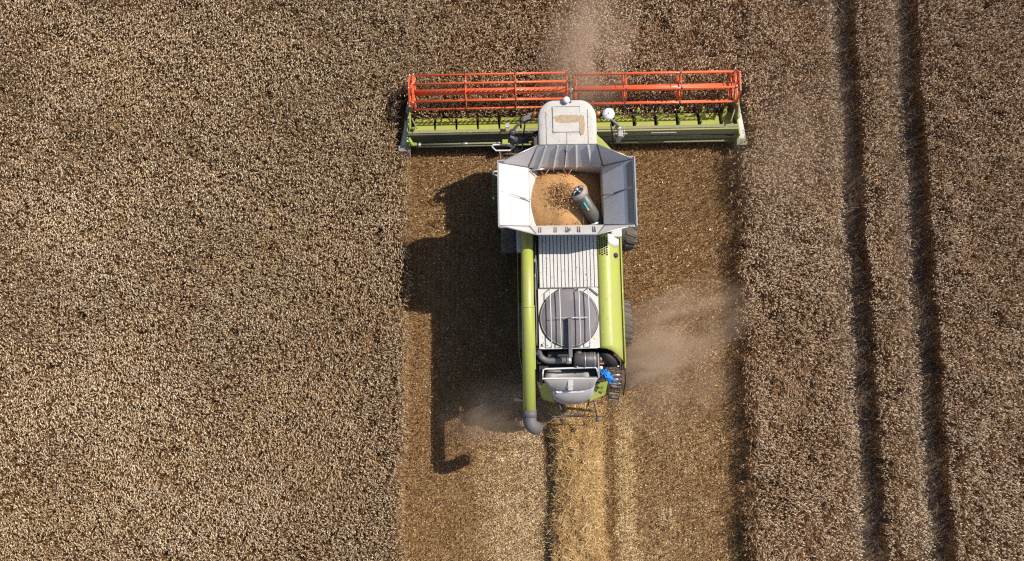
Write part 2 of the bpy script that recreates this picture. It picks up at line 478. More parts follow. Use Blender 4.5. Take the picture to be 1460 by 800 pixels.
rs = np.random.RandomState(5)
DENS = 500
c = scatter_crop('wheat_crop', -18.5, SX0 + .3, -6.5, 16, DENS, rs)
tag(c, 'ripe standing wheat left of the cut strip, brown stalks and pale drooping ears', 'wheat', kind='stuff')
c = scatter_crop('wheat_crop', SX0 + .3, SX1 - .3, 9.0, 16, DENS, rs)
tag(c, 'ripe standing wheat in front of the red reel, at the top of the picture', 'wheat', kind='stuff')
c = scatter_crop('wheat_crop', SX1 - .3, 19, -6.5, 16, DENS, rs)
tag(c, 'ripe standing wheat right of the cut strip, crossed by two dark tramlines', 'wheat', kind='stuff')
# field beyond the picture: sparser but still real plants, then a rough sheet to the horizon
for x0, x1, y0, y1 in ((-40, -18.5, -20, 34), (19, 40, -20, 34), (-18.5, 19, 16, 34), (-18.5, SX0, -20, -6.5), (SX1, 19, -20, -6.5)):
    c = scatter_crop('outer_wheat_crop', x0, x1, y0, y1, 130, rs, earL=.12, earR=.019, leaf=1.)
    tag(c, 'ripe wheat of the same field further out', 'wheat', kind='stuff')
m, n, l, b = newmat('far_wheat'); M['farwheat'] = m
l.new(ramp(n, l, noise(n, l, 6, 8, .8), [(.3, (.10, .065, .035)), (.5, (.27, .19, .12)), (.7, (.50, .38, .27))]), b.inputs['Base Color'])
b.inputs['Roughness'].default_value = .9
bump(n, l, b, noise(n, l, 9, 6, .8), 1, .2)
far = MB()
for x0, x1, y0, y1 in ((-800, -40, -800, 800), (40, 800, -800, 800), (-40, 40, 34, 800), (-40, 40, -800, -20)):
    far.box(x0, x1, y0, y1, .01, .68)
tag(far.build('distant_wheat', 'farwheat'), 'wheat field running on to the horizon', 'wheat', kind='stuff')

# ------------------------------------------------------------------ stubble, chaff and the windrow
def flecks(name, x, y, z, L, W, mat, rs, tilt=.35, tint=None, curve=0.):
    N = len(x); a = rs.rand(N) * 2 * math.pi
    d = np.stack([np.cos(a), np.sin(a), rs.normal(0, tilt, N)], 1); d = unit(d)
    s = unit(np.cross(d, np.array([[0, 0, 1.]]) + rs.normal(0, .4, (N, 3))))
    c = np.stack([x, y, z], 1); off = s * (rs.normal(0, curve, N) * L)[:, None]
    V, Q = ribbons([c - d * (L / 2)[:, None], c + off, c + d * (L / 2)[:, None]], s * (W / 2)[:, None], [.8, 1, .8])
    t = np.clip(rs.normal(.5, .25, N), 0, 1) if tint is None else tint
    return np_mesh(name, V, Q, [mat], {'tint': np.repeat(t, 6)})

N = 230000
x = SX0 + (SX1 - SX0) * rs.rand(N); y = -9 + (KNIFE + .2 + 9) * rs.rand(N)
ch = chaff_amount(x, y); kp = rs.rand(N) < (.30 + .30 * fbm(x, y, .35, 81) + .85 * ch)
x, y, ch = x[kp], y[kp], ch[kp]; N = len(x)
z = strip_height(x, y) + .005 + .05 * rs.rand(N)
o = flecks('chaff_litter', x, y, z, .025 + .05 * rs.rand(N), .006 + .009 * rs.rand(N), 'litter_bits', rs, .3,
           np.clip(rs.normal(.36, .25, N) + .52 * ch + .3 * (fbm(x, y, .3, 83) - .5), 0, 1))
tag(o, 'short bits of chaff and straw lying over the cut strip', 'chaff', kind='stuff')
N = 5200
x = SX0 + .2 + (SX1 - SX0 - .4) * rs.rand(N); y = -9 + (KNIFE + 8.6) * rs.rand(N)
kp = rs.rand(N) < np.clip((fbm(x, y, .7, 91) - .42) * 3, .08, 1) * np.where((x > 3.9) | (x < -1.6), 1, .35)
x, y = x[kp], y[kp]; N = len(x)
o = flecks('yellow_leaf_litter', x, y, strip_height(x, y) + .05 + .03 * rs.rand(N), .03 + .05 * rs.rand(N) ** 2, .02 + .025 * rs.rand(N) ** 2, 'yellow_leaf', rs, .25)
tag(o, 'small yellow dry leaves sprinkled over the cut strip', 'litter', kind='stuff')
# upright stubble in drilled rows
N = 110000
row = np.round((SX0 + .05 + (SX1 - SX0 - .1) * rs.rand(N)) / .15) * .15; x = row + rs.normal(0, .018, N); y = -9 + (KNIFE + 9) * rs.rand(N)
h = .08 + .12 * rs.rand(N); b0 = np.stack([x, y, strip_height(x, y) * .6], 1); a = rs.rand(N) * 6.28
tp = b0 + np.stack([np.cos(a) * .04, np.sin(a) * .04, h], 1)
V, Q = ribbons([b0, tp], np.stack([-np.sin(a), np.cos(a), np.zeros(N)], 1) * .0055, [1, 1])
o = np_mesh('stubble', V, Q, ['litter_bits'], {'tint': np.repeat(np.clip(rs.normal(.35, .2, N), 0, 1), 4)})
tag(o, 'short cut stubble stems standing in drilled rows', 'stubble', kind='stuff')
# windrow straw
N = 46000
y = -9.2 + 9.25 * rs.rand(N); x = 1.97 + .05 * np.sin(y * .9) + rs.uniform(-1.12, 1.12, N)
u = np.abs(x - 1.97) / .95; kp = rs.rand(N) < (1.1 - u ** 2.2 + .5 * (lattice_noise(x, y, .3, 87) - .5)); x, y = x[kp], y[kp]; N = len(x)
z = strip_height(x, y) + .01 + .10 * rs.rand(N) * (1 - np.clip(np.abs(x - 1.97), 0, 1) ** 3)
o = flecks('straw_windrow', x, y, z, (.10 + .30 * rs.rand(N) ** 1.5), .007 + .007 * rs.rand(N), 'fresh_straw', rs, .32,
           np.clip(rs.normal(.42, .27, N) + .4 * (fbm(x, y, .4, 89) - .5), 0, 1), .16)
tag(o, 'golden straw windrow laid down behind the combine', 'straw', kind='stuff')
# loose straw fanned to the right of the windrow
N = 6000
y = -9 + 9.5 * rs.rand(N); x = 3.22 + rs.rand(N) * .6 + .08 * rs.normal(0, 1, N); z = strip_height(x, y) + .03 * rs.rand(N) + .01
o = flecks('loose_straw', x, y, z, .08 + .14 * rs.rand(N), .005 + .005 * rs.rand(N), 'fresh_straw', rs, .2, np.clip(rs.normal(.6, .25, N), 0, 1), .1)
tag(o, 'thin band of loose straw right of the windrow', 'straw', kind='stuff')
# bent stalks fallen into the tramlines
N = 420
tr = rs.randint(0, 2, N); cx = np.where(tr == 0, 10.76, 12.75); x = cx + rs.normal(0, .2, N); y = -6 + 22 * rs.rand(N)
o = flecks('fallen_stalks', x, y, .1 + .4 * rs.rand(N), .2 + .35 * rs.rand(N), np.full(N, .006), 'stalk', rs, .3, np.clip(rs.normal(.55, .2, N), 0, 1), .15)
tag(o, 'bent stalks fallen across the two dark tramlines', 'wheat', kind='stuff')

# ------------------------------------------------------------------ THE COMBINE
H = empty('combine_harvester', None, (MX, MY, 0), MROT)
tag(H, 'lime green and white combine harvester cutting wheat with a wide orange reel header', 'combine harvester')

# --- dark inner body, axles
b = MB()
b.box(-.98, .98, 1.75, 3.70, .95, 2.30)
b.box(-.95, 1.30, -1.50, 1.75, .95, 3.00)
b.box(-.80, 1.10, -2.40, -1.50, .95, 2.45)
b.box(-1.2, 1.6, 2.55, 2.85, .85, 1.15)
b.box(-.9, 1.7, -.72, -.48, .65, .9)
b.build('chassis', 'dark', H, .02)

# --- wheels
def wheel(name, cx, cy, r, w):
    t = MB()
    prof = [(.62 * r, -.42 * w), (.80 * r, -.5 * w), (.93 * r, -.47 * w), (.965 * r, -.36 * w), (.975 * r, 0), (.965 * r, .36 * w), (.93 * r, .47 * w), (.80 * r, .5 * w), (.62 * r, .42 * w)]
    loops = [[(cx + dx, cy + rr * math.cos(a), r + rr * math.sin(a)) for a in [2 * math.pi * k / 48 for k in range(48)]] for rr, dx in prof]
    t.rings(loops + [loops[0]], False, False)
    nl = 22
    for k in range(nl):
        for s in (-1, 1):
            a0 = 2 * math.pi * (k + (.5 if s > 0 else 0)) / nl
            bot = []; top = []
            for (dx, da) in ((.02, .0), (.5, .17), (.5, .27), (.02, .10)):
                a = a0 + da; X = cx + s * dx * w
                for lst, rr in ((bot, .95 * r), (top, (1.0 if dx < .3 else .975) * r)):
                    lst.append((X, cy + rr * math.cos(a), r + rr * math.sin(a)))
            t.hexa(bot, top)
    o = t.build(name, 'rubber', H)
    rm = MB()
    for sgn in (-1, 1):
        prof = [(.60 * r, .40 * w), (.58 * r, .22 * w), (.3 * r, .12 * w), (.18 * r, .12 * w), (.17 * r, .2 * w)]
        rm.rings([[(cx + sgn * dx, cy + rr * math.cos(a), r + rr * math.sin(a)) for a in [sgn * 2 * math.pi * k / 32 for k in range(32)]] for rr, dx in prof], False, True)
    rm.build('rim', 'white', o)
wheel('front_wheel', 1.93, 2.62, 1.0, .72)
wheel('front_wheel', -1.45, 2.62, 1.0, .72)
wheel('rear_wheel', 1.80, -.58, .74, .56)
wheel('rear_wheel', -1.08, -.58, .74, .56)

# --- grain tank
tk = empty('grain_tank', H)
def wallbox(mb, *a): mb.box(*a)
w = MB()
w.box(-1.02, -.99, 1.85, 3.60, 2.4, 3.68); w.box(1.07, 1.10, 1.85, 3.60, 2.4, 3.68)
w.box(-.99, 1.07, 3.57, 3.60, 2.4, 3.68); w.box(-.99, 1.07, 1.85, 1.88, 2.4, 3.68)
w.box(-.99, 1.07, 1.88, 3.57, 2.4, 2.44)
w.build('tank_wall', 'white', tk, .006)
MB().plate([(-.985, 1.9, 3.66), (-.985, 3.55, 3.66), (-.55, 3.55, 3.03), (-.55, 1.9, 3.03)], .01, (-.8, 0, -.5)).build('inner_slope', 'white', tk)
ho = MB()
for yy in (3.40, 3.20): ho.disc((-.90, yy, 3.53), (.85, 0, .5), .022, .02, 12)
ho.split('bolt_hole', 'dark', tk)

Z0, Z1 = 3.70, 4.45
hFL, hFR, hRL, hRR = (-1.0, 3.56, Z0), (1.08, 3.56, Z0), (-1.0, 1.88, Z0), (1.08, 1.88, Z0)
fTL, fTR = (-.75, 3.97, Z1), (.86, 3.97, Z1)
rimFL, rimFR, rimRL, rimRR = (-1.82, 3.50, Z1), (1.84, 3.54, Z1), (-1.82, 1.76, Z1), (1.84, 1.72, Z1)
rTL, rTR = (-.83, 1.52, Z1 - .12), (.82, 1.50, Z1 - .12)
def fl(name, pts, mat='tank'):
    return MB().plate(pts, .014).build(name, mat, tk, .004)
def lerp(a, b, t): return tuple(a[i] * (1 - t) + b[i] * t for i in range(3))
ff = fl('front_flap', [hFR, hFL, fTL, fTR])
# folded creases on the front flap
cr = MB()
for t, wd in ((.13, .05), (.33, .045), (.49, .02), (.64, .045), (.84, .045)):
    a0, a1 = lerp(hFL, hFR, t), lerp(hFL, hFR, t + wd); b0, b1 = lerp(fTL, fTR, t), lerp(fTL, fTR, t + wd)
    cr.add([a0, a1, b1, b0, (a0[0], a0[1] - .045, a0[2] + .02), (b0[0], b0[1] - .045, b0[2] + .02)], [(0, 4, 5, 3), (4, 1, 2, 5), (0, 1, 4), (3, 5, 2)])
cr.split('crease', 'tank', ff)
MB().tube([(.02, 3.60, 3.80), (.01, 3.72, 4.02), (.02, 3.83, 4.24)], .014, 8).sphere((.02, 3.84, 4.26), .04, 12, 8).sphere((.02, 3.62, 3.80), .035, 12, 8).build('latch', 'darkgrey', ff)
MB().tube([fTL, fTR], .014, 8).build('edge_trim', 'darkgrey', ff)
lf = fl('left_flap', [hFL, hRL, rimRL, rimFL])
rf = fl('right_flap', [hRR, hFR, rimFR, rimRR])
rr = fl('rear_flap', [hRL, hRR, rTR, rTL], 'white')
slots = MB()
for px in (-.72, -.30, .02, .34, .76):
    for dx in (-.025, .03):
        x0 = px + dx; slots.hexa([(x0 - .008, 1.80, 3.82), (x0 + .012, 1.80, 3.82), (x0 - .008, 1.57, 4.24), (x0 - .028, 1.57, 4.24)],
                                 [(x0 - .008, 1.83, 3.835), (x0 + .012, 1.83, 3.835), (x0 - .008, 1.60, 4.255), (x0 - .028, 1.60, 4.255)])
slots.split('slot', 'slate', rr)
MB().tube([(-.1, 1.63, 4.14), (.12, 1.66, 4.17)], .014, 8).tube([(0.0, 1.60, 4.2), (.10, 1.74, 4.03)], .02, 8).sphere((.06, 1.65, 4.15), .035, 10, 6).build('latch', 'slate', rr)
for nm, a, b_, c_ in (('corner_flap', hFL, rimFL, fTL), ('corner_flap', hFR, fTR, rimFR), ('corner_flap', hRL, rTL, rimRL), ('corner_flap', hRR, rimRR, rTR)):
    P = [Vector(a), Vector(b_), Vector(c_)]
    cc = Vector((0.04, 2.7, 4.6)); nn = (P[1] - P[0]).cross(P[2] - P[0]).normalized()
    if nn.dot(cc - P[0]) < 0: nn = -nn; P = [P[0], P[2], P[1]]
    MB().plate([p + nn * .004 for p in P], .012, nn).build(nm, 'tank' if a[1] > 2.5 else 'white', tk, .003)
# dark seams where the flaps fold on each other
se = MB()
for a, b_ in ((hFL, fTL), (hFR, fTR), (hRL, rTL), (hRR, rTR), (hFL, rimFL), (hFR, rimFR), (hRL, rimRL), (hRR, rimRR)):
    se.tube([Vector(a) + Vector((0, 0, .02)), Vector(b_) + Vector((0, 0, .012))], .019, 6)
se.split('fold_seam', 'slate', tk)
se = MB()
se.tube([(-1.52, 3.46, 4.19), (-1.52, 1.82, 4.19)], .006, 6).tube([(-1.40, 3.46, 4.075), (-1.40, 1.84, 4.075)], .005, 6)
se.tube([(1.36, 3.46, 3.975), (1.36, 1.84, 3.975)], .006, 6)
se.split('panel_line', 'grey', tk)
# raised side rims
rimm = MB()
rimm.box(-1.86, -1.82, 1.72, 3.56, 4.28, 4.50).box(-1.82, -1.66, 3.53, 3.57, 4.36, 4.47).box(-1.82, -1.66, 1.70, 1.74, 4.36, 4.47)
rimm.build('side_rim', 'grey', tk, .005); rimm = MB()
rimm.box(1.84, 1.88, 1.68, 3.60, 4.28, 4.50).box(1.66, 1.84, 3.58, 3.62, 4.36, 4.47).box(1.66, 1.84, 1.66, 1.70, 4.36, 4.47)
rimm.build('side_rim', 'grey', tk, .005)
MB().hexa([(1.67, 1.80, 4.285), (1.81, 1.75, 4.42), (1.81, 3.50, 4.42), (1.67, 3.45, 4.285)], [(1.655, 1.80, 4.305), (1.795, 1.75, 4.44), (1.795, 3.50, 4.44), (1.655, 3.45, 4.305)]).build('rubber_edge', 'slate', tk)
ed = MB()
ed.tube([fTL, rimFL], .015, 8).tube([fTR, rimFR], .015, 8).tube([rimRL, rTL, rTR, rimRR], .015, 8)
ed.build('rim_edge', 'steel', tk)
# lifting struts across the side flaps
s1 = MB().tube([(-1.80, 2.72, 4.44), (-1.15, 2.65, 3.86)], .013, 8).tube([(-1.80, 2.67, 4.44), (-1.15, 2.60, 3.86)], .010, 8).tube([(-1.25, 2.64, 3.93), (-.86, 2.62, 3.82)], .02, 8)
s1.build('flap_strut', 'steel', tk)
s1 = MB().tube([(1.82, 2.78, 4.44), (1.30, 2.70, 3.96)], .018, 8).tube([(1.36, 2.70, 4.00), (.95, 2.69, 3.82)], .016, 8)
s1.build('flap_strut', 'slate', tk)
# thin rods over the mouth
s1 = MB().tube([(-.95, 3.48, 3.70), (-.55, 3.50, 3.74)], .02, 8)
for x0 in (-.3, .33): s1.tube([(x0, 3.60, 3.78), (x0 + .01, 3.44, 3.68)], .012, 6)
s1.split('front_rod', 'steel', tk)
s1 = MB()
for x0 in (-.55, .10): s1.tube([(x0 - .12, 3.5, 3.66), (x0, 3.34, 3.60), (x0 + .12, 3.5, 3.66)], .012, 6)
s1.split('chain', 'copper', tk)
s1 = MB()
for x0 in (-.35, .30): s1.tube([(x0 - .06, 1.92, 3.70), (x0, 1.97, 3.76), (x0 + .06, 1.92, 3.70)], .014, 6)
for x0 in (.35, .5): s1.tube([(x0, 1.9, 3.70), (x0, 2.10, 3.66)], .008, 6)
s1.split('grab_hook', 'slate', tk)

# --- grain heap (rests in the tank)
def grain_h(x, y):
    u = x + .15; d = np.hypot(np.where(u > 0, u * 1.08, u * .8), y - 2.62)
    h = 3.86 - .62 * np.minimum(d, 1.1) ** 2 - .5 * np.maximum(d - 1.1, 0)
    h = h + .015 * np.sin(x * 9 + y * 4) + .03 * fbm(x, y, .15, 71)
    h = h - .16 * np.exp(-((x - .25) ** 2 + (y - 2.6) ** 2) / .18) + .10 * np.exp(-((x - .05) ** 2 + (y - 2.72) ** 2) / .05) * 1.0     # fresh cone under the spout
    h = h + .13 * (fbm(x, y, .16, 75) - .3) * np.exp(-(((x + .18) / .42) ** 2 + ((y - 2.60) / .30) ** 2) ** 1.5)
    h = h + .05 * lattice_noise(x, y, .06, 73) * np.exp(-((x - .0) ** 2 + (y - 2.7) ** 2) / .08)
    return h
gx = grid_sheet('grain_heap', -.98, 1.06, 1.89, 3.56, .02, grain_h, 'grain', {})
gx.location = (MX, MY, -.02); gx.rotation_euler = (0, 0, MROT)
tag(gx, 'heap of golden wheat grain inside the open tank', 'grain', kind='stuff')
# flying grain at the filling auger's mouth
K = 2800; rs2 = np.random.RandomState(3)
gm = MB()
for k in range(K):
    a = rs2.normal(3.3, .65); d = abs(rs2.normal(0, .27)); x0 = .20 + d * math.cos(a); y0 = 2.78 + d * math.sin(a) * .9
    z0 = 4.04 + .14 * rs2.rand() - d * .40
    s = .008 + .010 * rs2.rand(); rx = rs2.normal(0, 1, 3); rx /= np.linalg.norm(rx)
    c0 = Vector((x0, y0, z0)); u = Vector(rx) * s * 1.8; v_ = u.orthogonal().normalized() * s; w_ = u.cross(v_).normalized() * s
    gm.add([c0 + u, c0 - u, c0 + v_, c0 - v_, c0 + w_, c0 - w_], [(0, 2, 4), (0, 4, 3), (0, 3, 5), (0, 5, 2), (1, 4, 2), (1, 3, 4), (1, 5, 3), (1, 2, 5)])
m, n, l, b = newmat('flying_grain'); M['fgrain'] = m
l.new(ramp(n, l, noise(n, l, 20), [(.35, (.34, .17, .065)), (.65, (.58, .34, .15))]), b.inputs['Base Color'])
o = gm.build('flying_grain', 'fgrain'); o.location = (MX, MY, 0); o.rotation_euler = (0, 0, MROT)
tag(o, 'spray of loose grain thrown from the mouth of the dark filling auger', 'grain', kind='stuff')

# --- filling auger
A0, A1 = Vector((.97, 2.02, 3.20)), Vector((.34, 2.74, 4.10)); ax = (A1 - A0).normalized()
fa = MB().tube([A0, A0 + ax * .08, A1], [.17, .19, .19], 28).build('filling_auger', 'augerdark', H)
MB().tube([A1 - ax * .13, A1 - ax * .12, A1 + ax * .03, A1 + ax * .03, A1 - ax * .01], [.195, .222, .222, .185, .12], 28).build('collar', 'grey', fa)
sd = ax.orthogonal().normalized()
mth = MB().disc(A1 + ax * .035, ax, .17, .01, 24)
mth.build('mouth', 'dark', fa)
g1 = MB()
up = Vector((0, 0, 1)) - ax * ax.z; up.normalize(); sd = ax.cross(up)
for k in range(5):
    an = k * 1.26; q = up * math.cos(an) + sd * math.sin(an)
    g1.tube([A1 + ax * .04, A1 + ax * .10 + q * .12, A1 + ax * .05 + q * .17], .016, 6)
g1.disc(A1 + ax * .08, ax, .05, .1, 12)
g1.build('paddle', 'steel', fa)
ce = A0.lerp(A1, .70) + (up * .93 + sd * -.1) * .195
for mt, o0, ln in (('teal', 0., .12), ('yellow', -.155, .032)):
    q = ce + ax * o0
    MB().hexa([q - ax * ln - sd * .075 - up * .03, q + ax * ln - sd * .075 - up * .03, q + ax * ln + sd * .075 - up * .03, q - ax * ln + sd * .075 - up * .03],
              [q - ax * ln - sd * .075, q + ax * ln - sd * .075, q + ax * ln + sd * .075, q - ax * ln + sd * .075]).build('sticker', mt, fa)
MB().tube([(.62, 1.90, 3.50), (.92, 1.98, 3.58)], .03, 8).build('auger_bracket', 'steel', fa)

# --- cab
cab = MB()
def rect(x0, x1, y0, y1, z): return [(x0, y0, z), (x1, y0, z), (x1, y1, z), (x0, y1, z)]
cab.rings([rect(-.62, .88, 3.75, 5.00, 1.75), rect(-.60, .86, 3.75, 5.30, 2.6), rect(-.58, .84, 3.75, 5.32, 3.5)], smooth=False)
cb = cab.build('cab', 'glass', H, .03)
fr = MB()
for x0 in (-.60, .84):
    fr.tube([(x0, 5.02, 1.75), (x0, 5.32, 2.6), (x0, 5.33, 3.5)], .04, 8).tube([(x0, 3.85, 1.75), (x0, 3.85, 3.5)], .05, 8)
fr.box(-.66, .90, 3.72, 5.06, 1.6, 1.76)
fr.build('cab_frame', 'dark', cb)
def roof_loop(s, z):
    cx, y0, y1, hw, r = .125, 3.90, 5.53, .825, .42
    pts = []
    for k in range(13):
        a = math.pi / 2 * k / 12; pts.append((hw - r + r * math.sin(a) ** .9, y1 - .12 - r + r * math.cos(a)))
    right = [(p[0], p[1] + .12 * (1 - (p[0] / hw) ** 2)) for p in pts]
    loop = [(-p[0], p[1]) for p in right[::-1]][:-1] if False else None
    front = [(-p[0], p[1]) for p in right[::-1]] + right
    allp = [(-hw, y0)] + front + [(hw, y0)]
    my = (y0 + y1) / 2
    return [(cx + p[0] * s, my + (p[1] - my) * (1 - (1 - s) * .8), z) for p in reversed(allp)]
rf_ = MB().rings([roof_loop(.96, 3.48), roof_loop(1.0, 3.56), roof_loop(1.0, 3.66), roof_loop(.985, 3.70), roof_loop(.94, 3.725), roof_loop(.80, 3.745), roof_loop(.3, 3.76)])
roof = rf_.build('cab_roof', 'roof', cb)
h_ = MB()
h_.box(-.28, .48, 4.55, 5.28, 3.757, 3.772)
h_.build('roof_hatch', 'roof', roof, .01)
sm = MB()
for x0, x1, y0, y1 in ((-.289, -.283, 4.53, 5.30), (.485, .491, 4.70, 5.30), (-.295, .47, 4.539, 4.545), (-.25, .495, 5.288, 5.294), (.10, .106, 4.1, 4.53), (-.47, -.465, 4.0, 5.16), (.70, .705, 4.0, 5.20)):
    sm.box(x0, x1, y0, y1, 3.60, 3.774 if -.3 < x0 < .5 else (3.764 if abs(x0 - .12) < .7 else 3.752))
sm.build('panel_gap', 'grey', roof)
# dry dust patch, an L shape left where water stood
def blob(cx, cy, hx, hy, z, seed, n=40):
    rr_ = random.Random(seed); out = []
    for k in range(n):
        a = 2 * math.pi * k / n; c_, s_ = math.cos(a), math.sin(a); q = (abs(c_) ** 4 + abs(s_) ** 4) ** (-.25)
        f = 1 + .05 * math.sin(3 * a + seed) + .05 * math.sin(7 * a + 2 * seed) + rr_.uniform(-.05, .05); out.append((cx + hx * c_ * q * f, cy + hy * s_ * q * f, z))
    return out
dp = MB()
for i, (cx, cy, hx, hy) in enumerate(((.13, 4.93, .36, .11), (.53, 4.75, .075, .28))):
    lo = blob(cx, cy, hx, hy, 3.778 + i * .002, i); dp.rings([[(p[0], p[1], p[2] - .02) for p in lo], lo], smooth=False)
dp.build('dust_patch', 'dustpatch', roof)
gp = MB().disc((.11, 5.46, 3.77), (0, 0, 1), .05, .08, 16).sphere((.11, 5.46, 3.83), .10, 20, 10, (1, 1, .6))
gp.build('antenna_dome', 'dome', roof)
MB().disc((.24, 5.43, 3.77), (0, 0, 1), .025, .04, 12).build('antenna_stub', 'grey', roof)
for sgn, bx in ((-1, -.76), (1, 1.02)):
    q = MB().disc((bx, 5.17, 3.42), (0, 0, 1), .075, .12, 16).sphere((bx, 5.17, 3.48), .075, 16, 8, (1, 1, 1.0)); q.build('beacon_light', 'orange', H)
MB().tube([(-.62, 5.15, 3.38), (-.80, 5.16, 3.36)], .06, 8).build('beacon_bracket', 'dark', H)
MB().tube([(.86, 5.15, 3.38), (1.12, 5.20, 3.38)], .10, 8).build('beacon_bracket', 'dark', H)
# left mirror with work lamp housing
mr = MB().tube(catmull([(-1.12, 5.00, 3.30), (-1.28, 4.93, 3.25), (-1.40, 4.80, 3.15), (-1.43, 4.72, 3.05)], 4), .045, 10)
mo = mr.build('mirror_arm', 'slate', H)
MB().hexa([(-1.14, 4.97, 3.24), (-.86, 5.07, 3.24), (-.86, 5.25, 3.24), (-1.13, 5.15, 3.24)], [(-1.14, 4.98, 3.42), (-.86, 5.08, 3.42), (-.86, 5.24, 3.42), (-1.12, 5.14, 3.42)]).build('lamp_housing', 'slate', mo, .02)
MB().sphere((-1.42, 4.78, 3.10), .10, 14, 8).build('mirror_joint', 'darkgrey', mo)
MB().hexa([(-1.50, 4.62, 2.45), (-1.38, 4.56, 2.45), (-1.36, 4.64, 2.45), (-1.48, 4.70, 2.45)], [(-1.50, 4.62, 3.12), (-1.38, 4.56, 3.12), (-1.36, 4.64, 3.12), (-1.48, 4.70, 3.12)]).build('mirror', 'slate', mo, .02)
MB().tube([(-1.55, 4.62, 2.9), (-.95, 4.60, 2.86)], .10, 10).build('cab_air_duct', 'darkgrey', H)
mr = MB().tube(catmull([(1.12, 5.18, 3.36), (1.40, 5.05, 3.30), (1.58, 4.92, 3.22), (1.66, 4.84, 3.15)], 4), .045, 10)
mo = mr.build('mirror_arm', 'slate', H)
MB().sphere((1.64, 4.84, 3.12), .085, 14, 8).build('mirror_joint', 'steel', mo)
MB().hexa([(1.62, 4.60, 2.55), (1.76, 4.60, 2.55), (1.76, 4.66, 2.55), (1.62, 4.66, 2.55)], [(1.62, 4.60, 3.10), (1.76, 4.60, 3.10), (1.76, 4.78, 3.14), (1.62, 4.78, 3.14)]).build('mirror', 'hood', mo, .02)
MB().tube(catmull([(1.56, 4.9, 3.15), (1.50, 4.72, 3.0), (1.60, 4.60, 2.9), (1.80, 4.66, 2.9), (1.82, 4.82, 3.0)], 4), .014, 6).build('mirror_guard', 'steel', mo)
dd = MB().disc((1.31, 5.11, 3.60), (0, 0, 1), .175, .05, 36, .165).disc((1.31, 5.11, 3.63), (0, 0, 1), .15, .02, 36, .12)
dd.tube([(1.31, 5.11, 3.36), (1.31, 5.11, 3.58)], .04, 10)
do = dd.build('round_antenna', 'dome', H)
MB().tube([(1.31, 5.13, 3.645), (1.31, 5.10, 3.67)], .012, 6).tube([(1.26, 5.08, 3.643), (1.22, 5.05, 3.643)], .008, 6).split('antenna_mark', 'slate', do)
# black handrails beside the cab
hr = MB()
hr.tube([(-1.05, 5.02, 3.28), (-1.12, 4.68, 2.8), (-1.14, 4.35, 2.2)], .022, 8).tube([(-.66, 4.86, 3.0), (-.92, 4.72, 2.9), (-1.06, 4.62, 2.8)], .020, 8)
hr.build('grab_rail', 'dark', H)
hr = MB()
hr.tube([(1.42, 4.98, 3.1), (1.52, 4.72, 2.7), (1.56, 4.42, 2.1)], .022, 8).tube([(.92, 4.90, 2.9), (1.15, 4.72, 2.7), (1.46, 4.55, 2.5)], .020, 8).tube([(.94, 5.10, 3.2), (.98, 4.4, 2.6)], .022, 8).tube([(1.1, 4.50, 2.3), (1.38, 4.22, 2.3)], .014, 6)
hr.build('grab_rail', 'dark', H)

# --- entry platform and pale handrails, left
pl = MB()
for k in range(9): pl.box(-2.02, -1.45, 2.98 + k * .11, 3.04 + k * .11, 1.72, 1.78)
pl.box(-2.04, -2.0, 2.95, 3.95, 1.70, 1.80).box(-1.47, -1.43, 2.95, 3.95, 1.70, 1.80)
po = pl.build('entry_platform', 'olive', H)
hrz = 2.70
MB().tube([(-2.03, 4.49, hrz), (-1.98, 4.54, hrz), (-1.60, 4.54, hrz), (-1.44, 4.47, hrz), (-1.36, 4.48, hrz)], .024, 8).tube([(-2.03, 4.49, hrz), (-1.91, 4.36, hrz), (-1.50, 4.36, hrz), (-1.36, 4.48, hrz), (-1.20, 4.60, hrz)], .024, 8).build('pale_handrail', 'rail', po)
MB().tube([(-1.20, 4.60, hrz), (-1.11, 4.56, hrz), (-1.13, 4.41, hrz), (-1.34, 4.30, hrz - .05)], .016, 6).build('lower_rail', 'grey', po)
MB().tube([(-1.80, 4.35, hrz), (-1.78, 4.12, 2.6), (-1.50, 4.13, 2.6), (-1.44, 4.35, hrz)], .012, 6).build('lower_rail', 'grey', po)
MB().sphere((-1.30, 4.38, 2.62), .09, 12, 8).build('rail_hinge', 'slate', po)
MB().tube([(-1.75, 3.77, 2.6), (-1.96, 3.76, 2.6), (-2.03, 3.70, 2.6), (-1.75, 3.56, 2.6)], .024, 8).build('pale_handrail', 'rail', po)

# --- engine deck
dk = MB()
dk.box(-.76, .88, .19, 1.88, 3.30, 3.375)
dko = dk.build('engine_deck', 'white', H, .008)
rb = MB(); nr = 16
for k in range(nr):
    x0 = -.755 + k * 1.63 / nr; rb.box(x0 + .016, x0 + 1.63 / nr - .006, .205, 1.87, 3.376, 3.398)
rb.build('deck_rib', 'white', dko, .004)
gp_ = MB().box(-.755, .875, .20, 1.872, 3.3755, 3.378); gp_.build('deck_groove', 'slate', dko)
sf = MB()
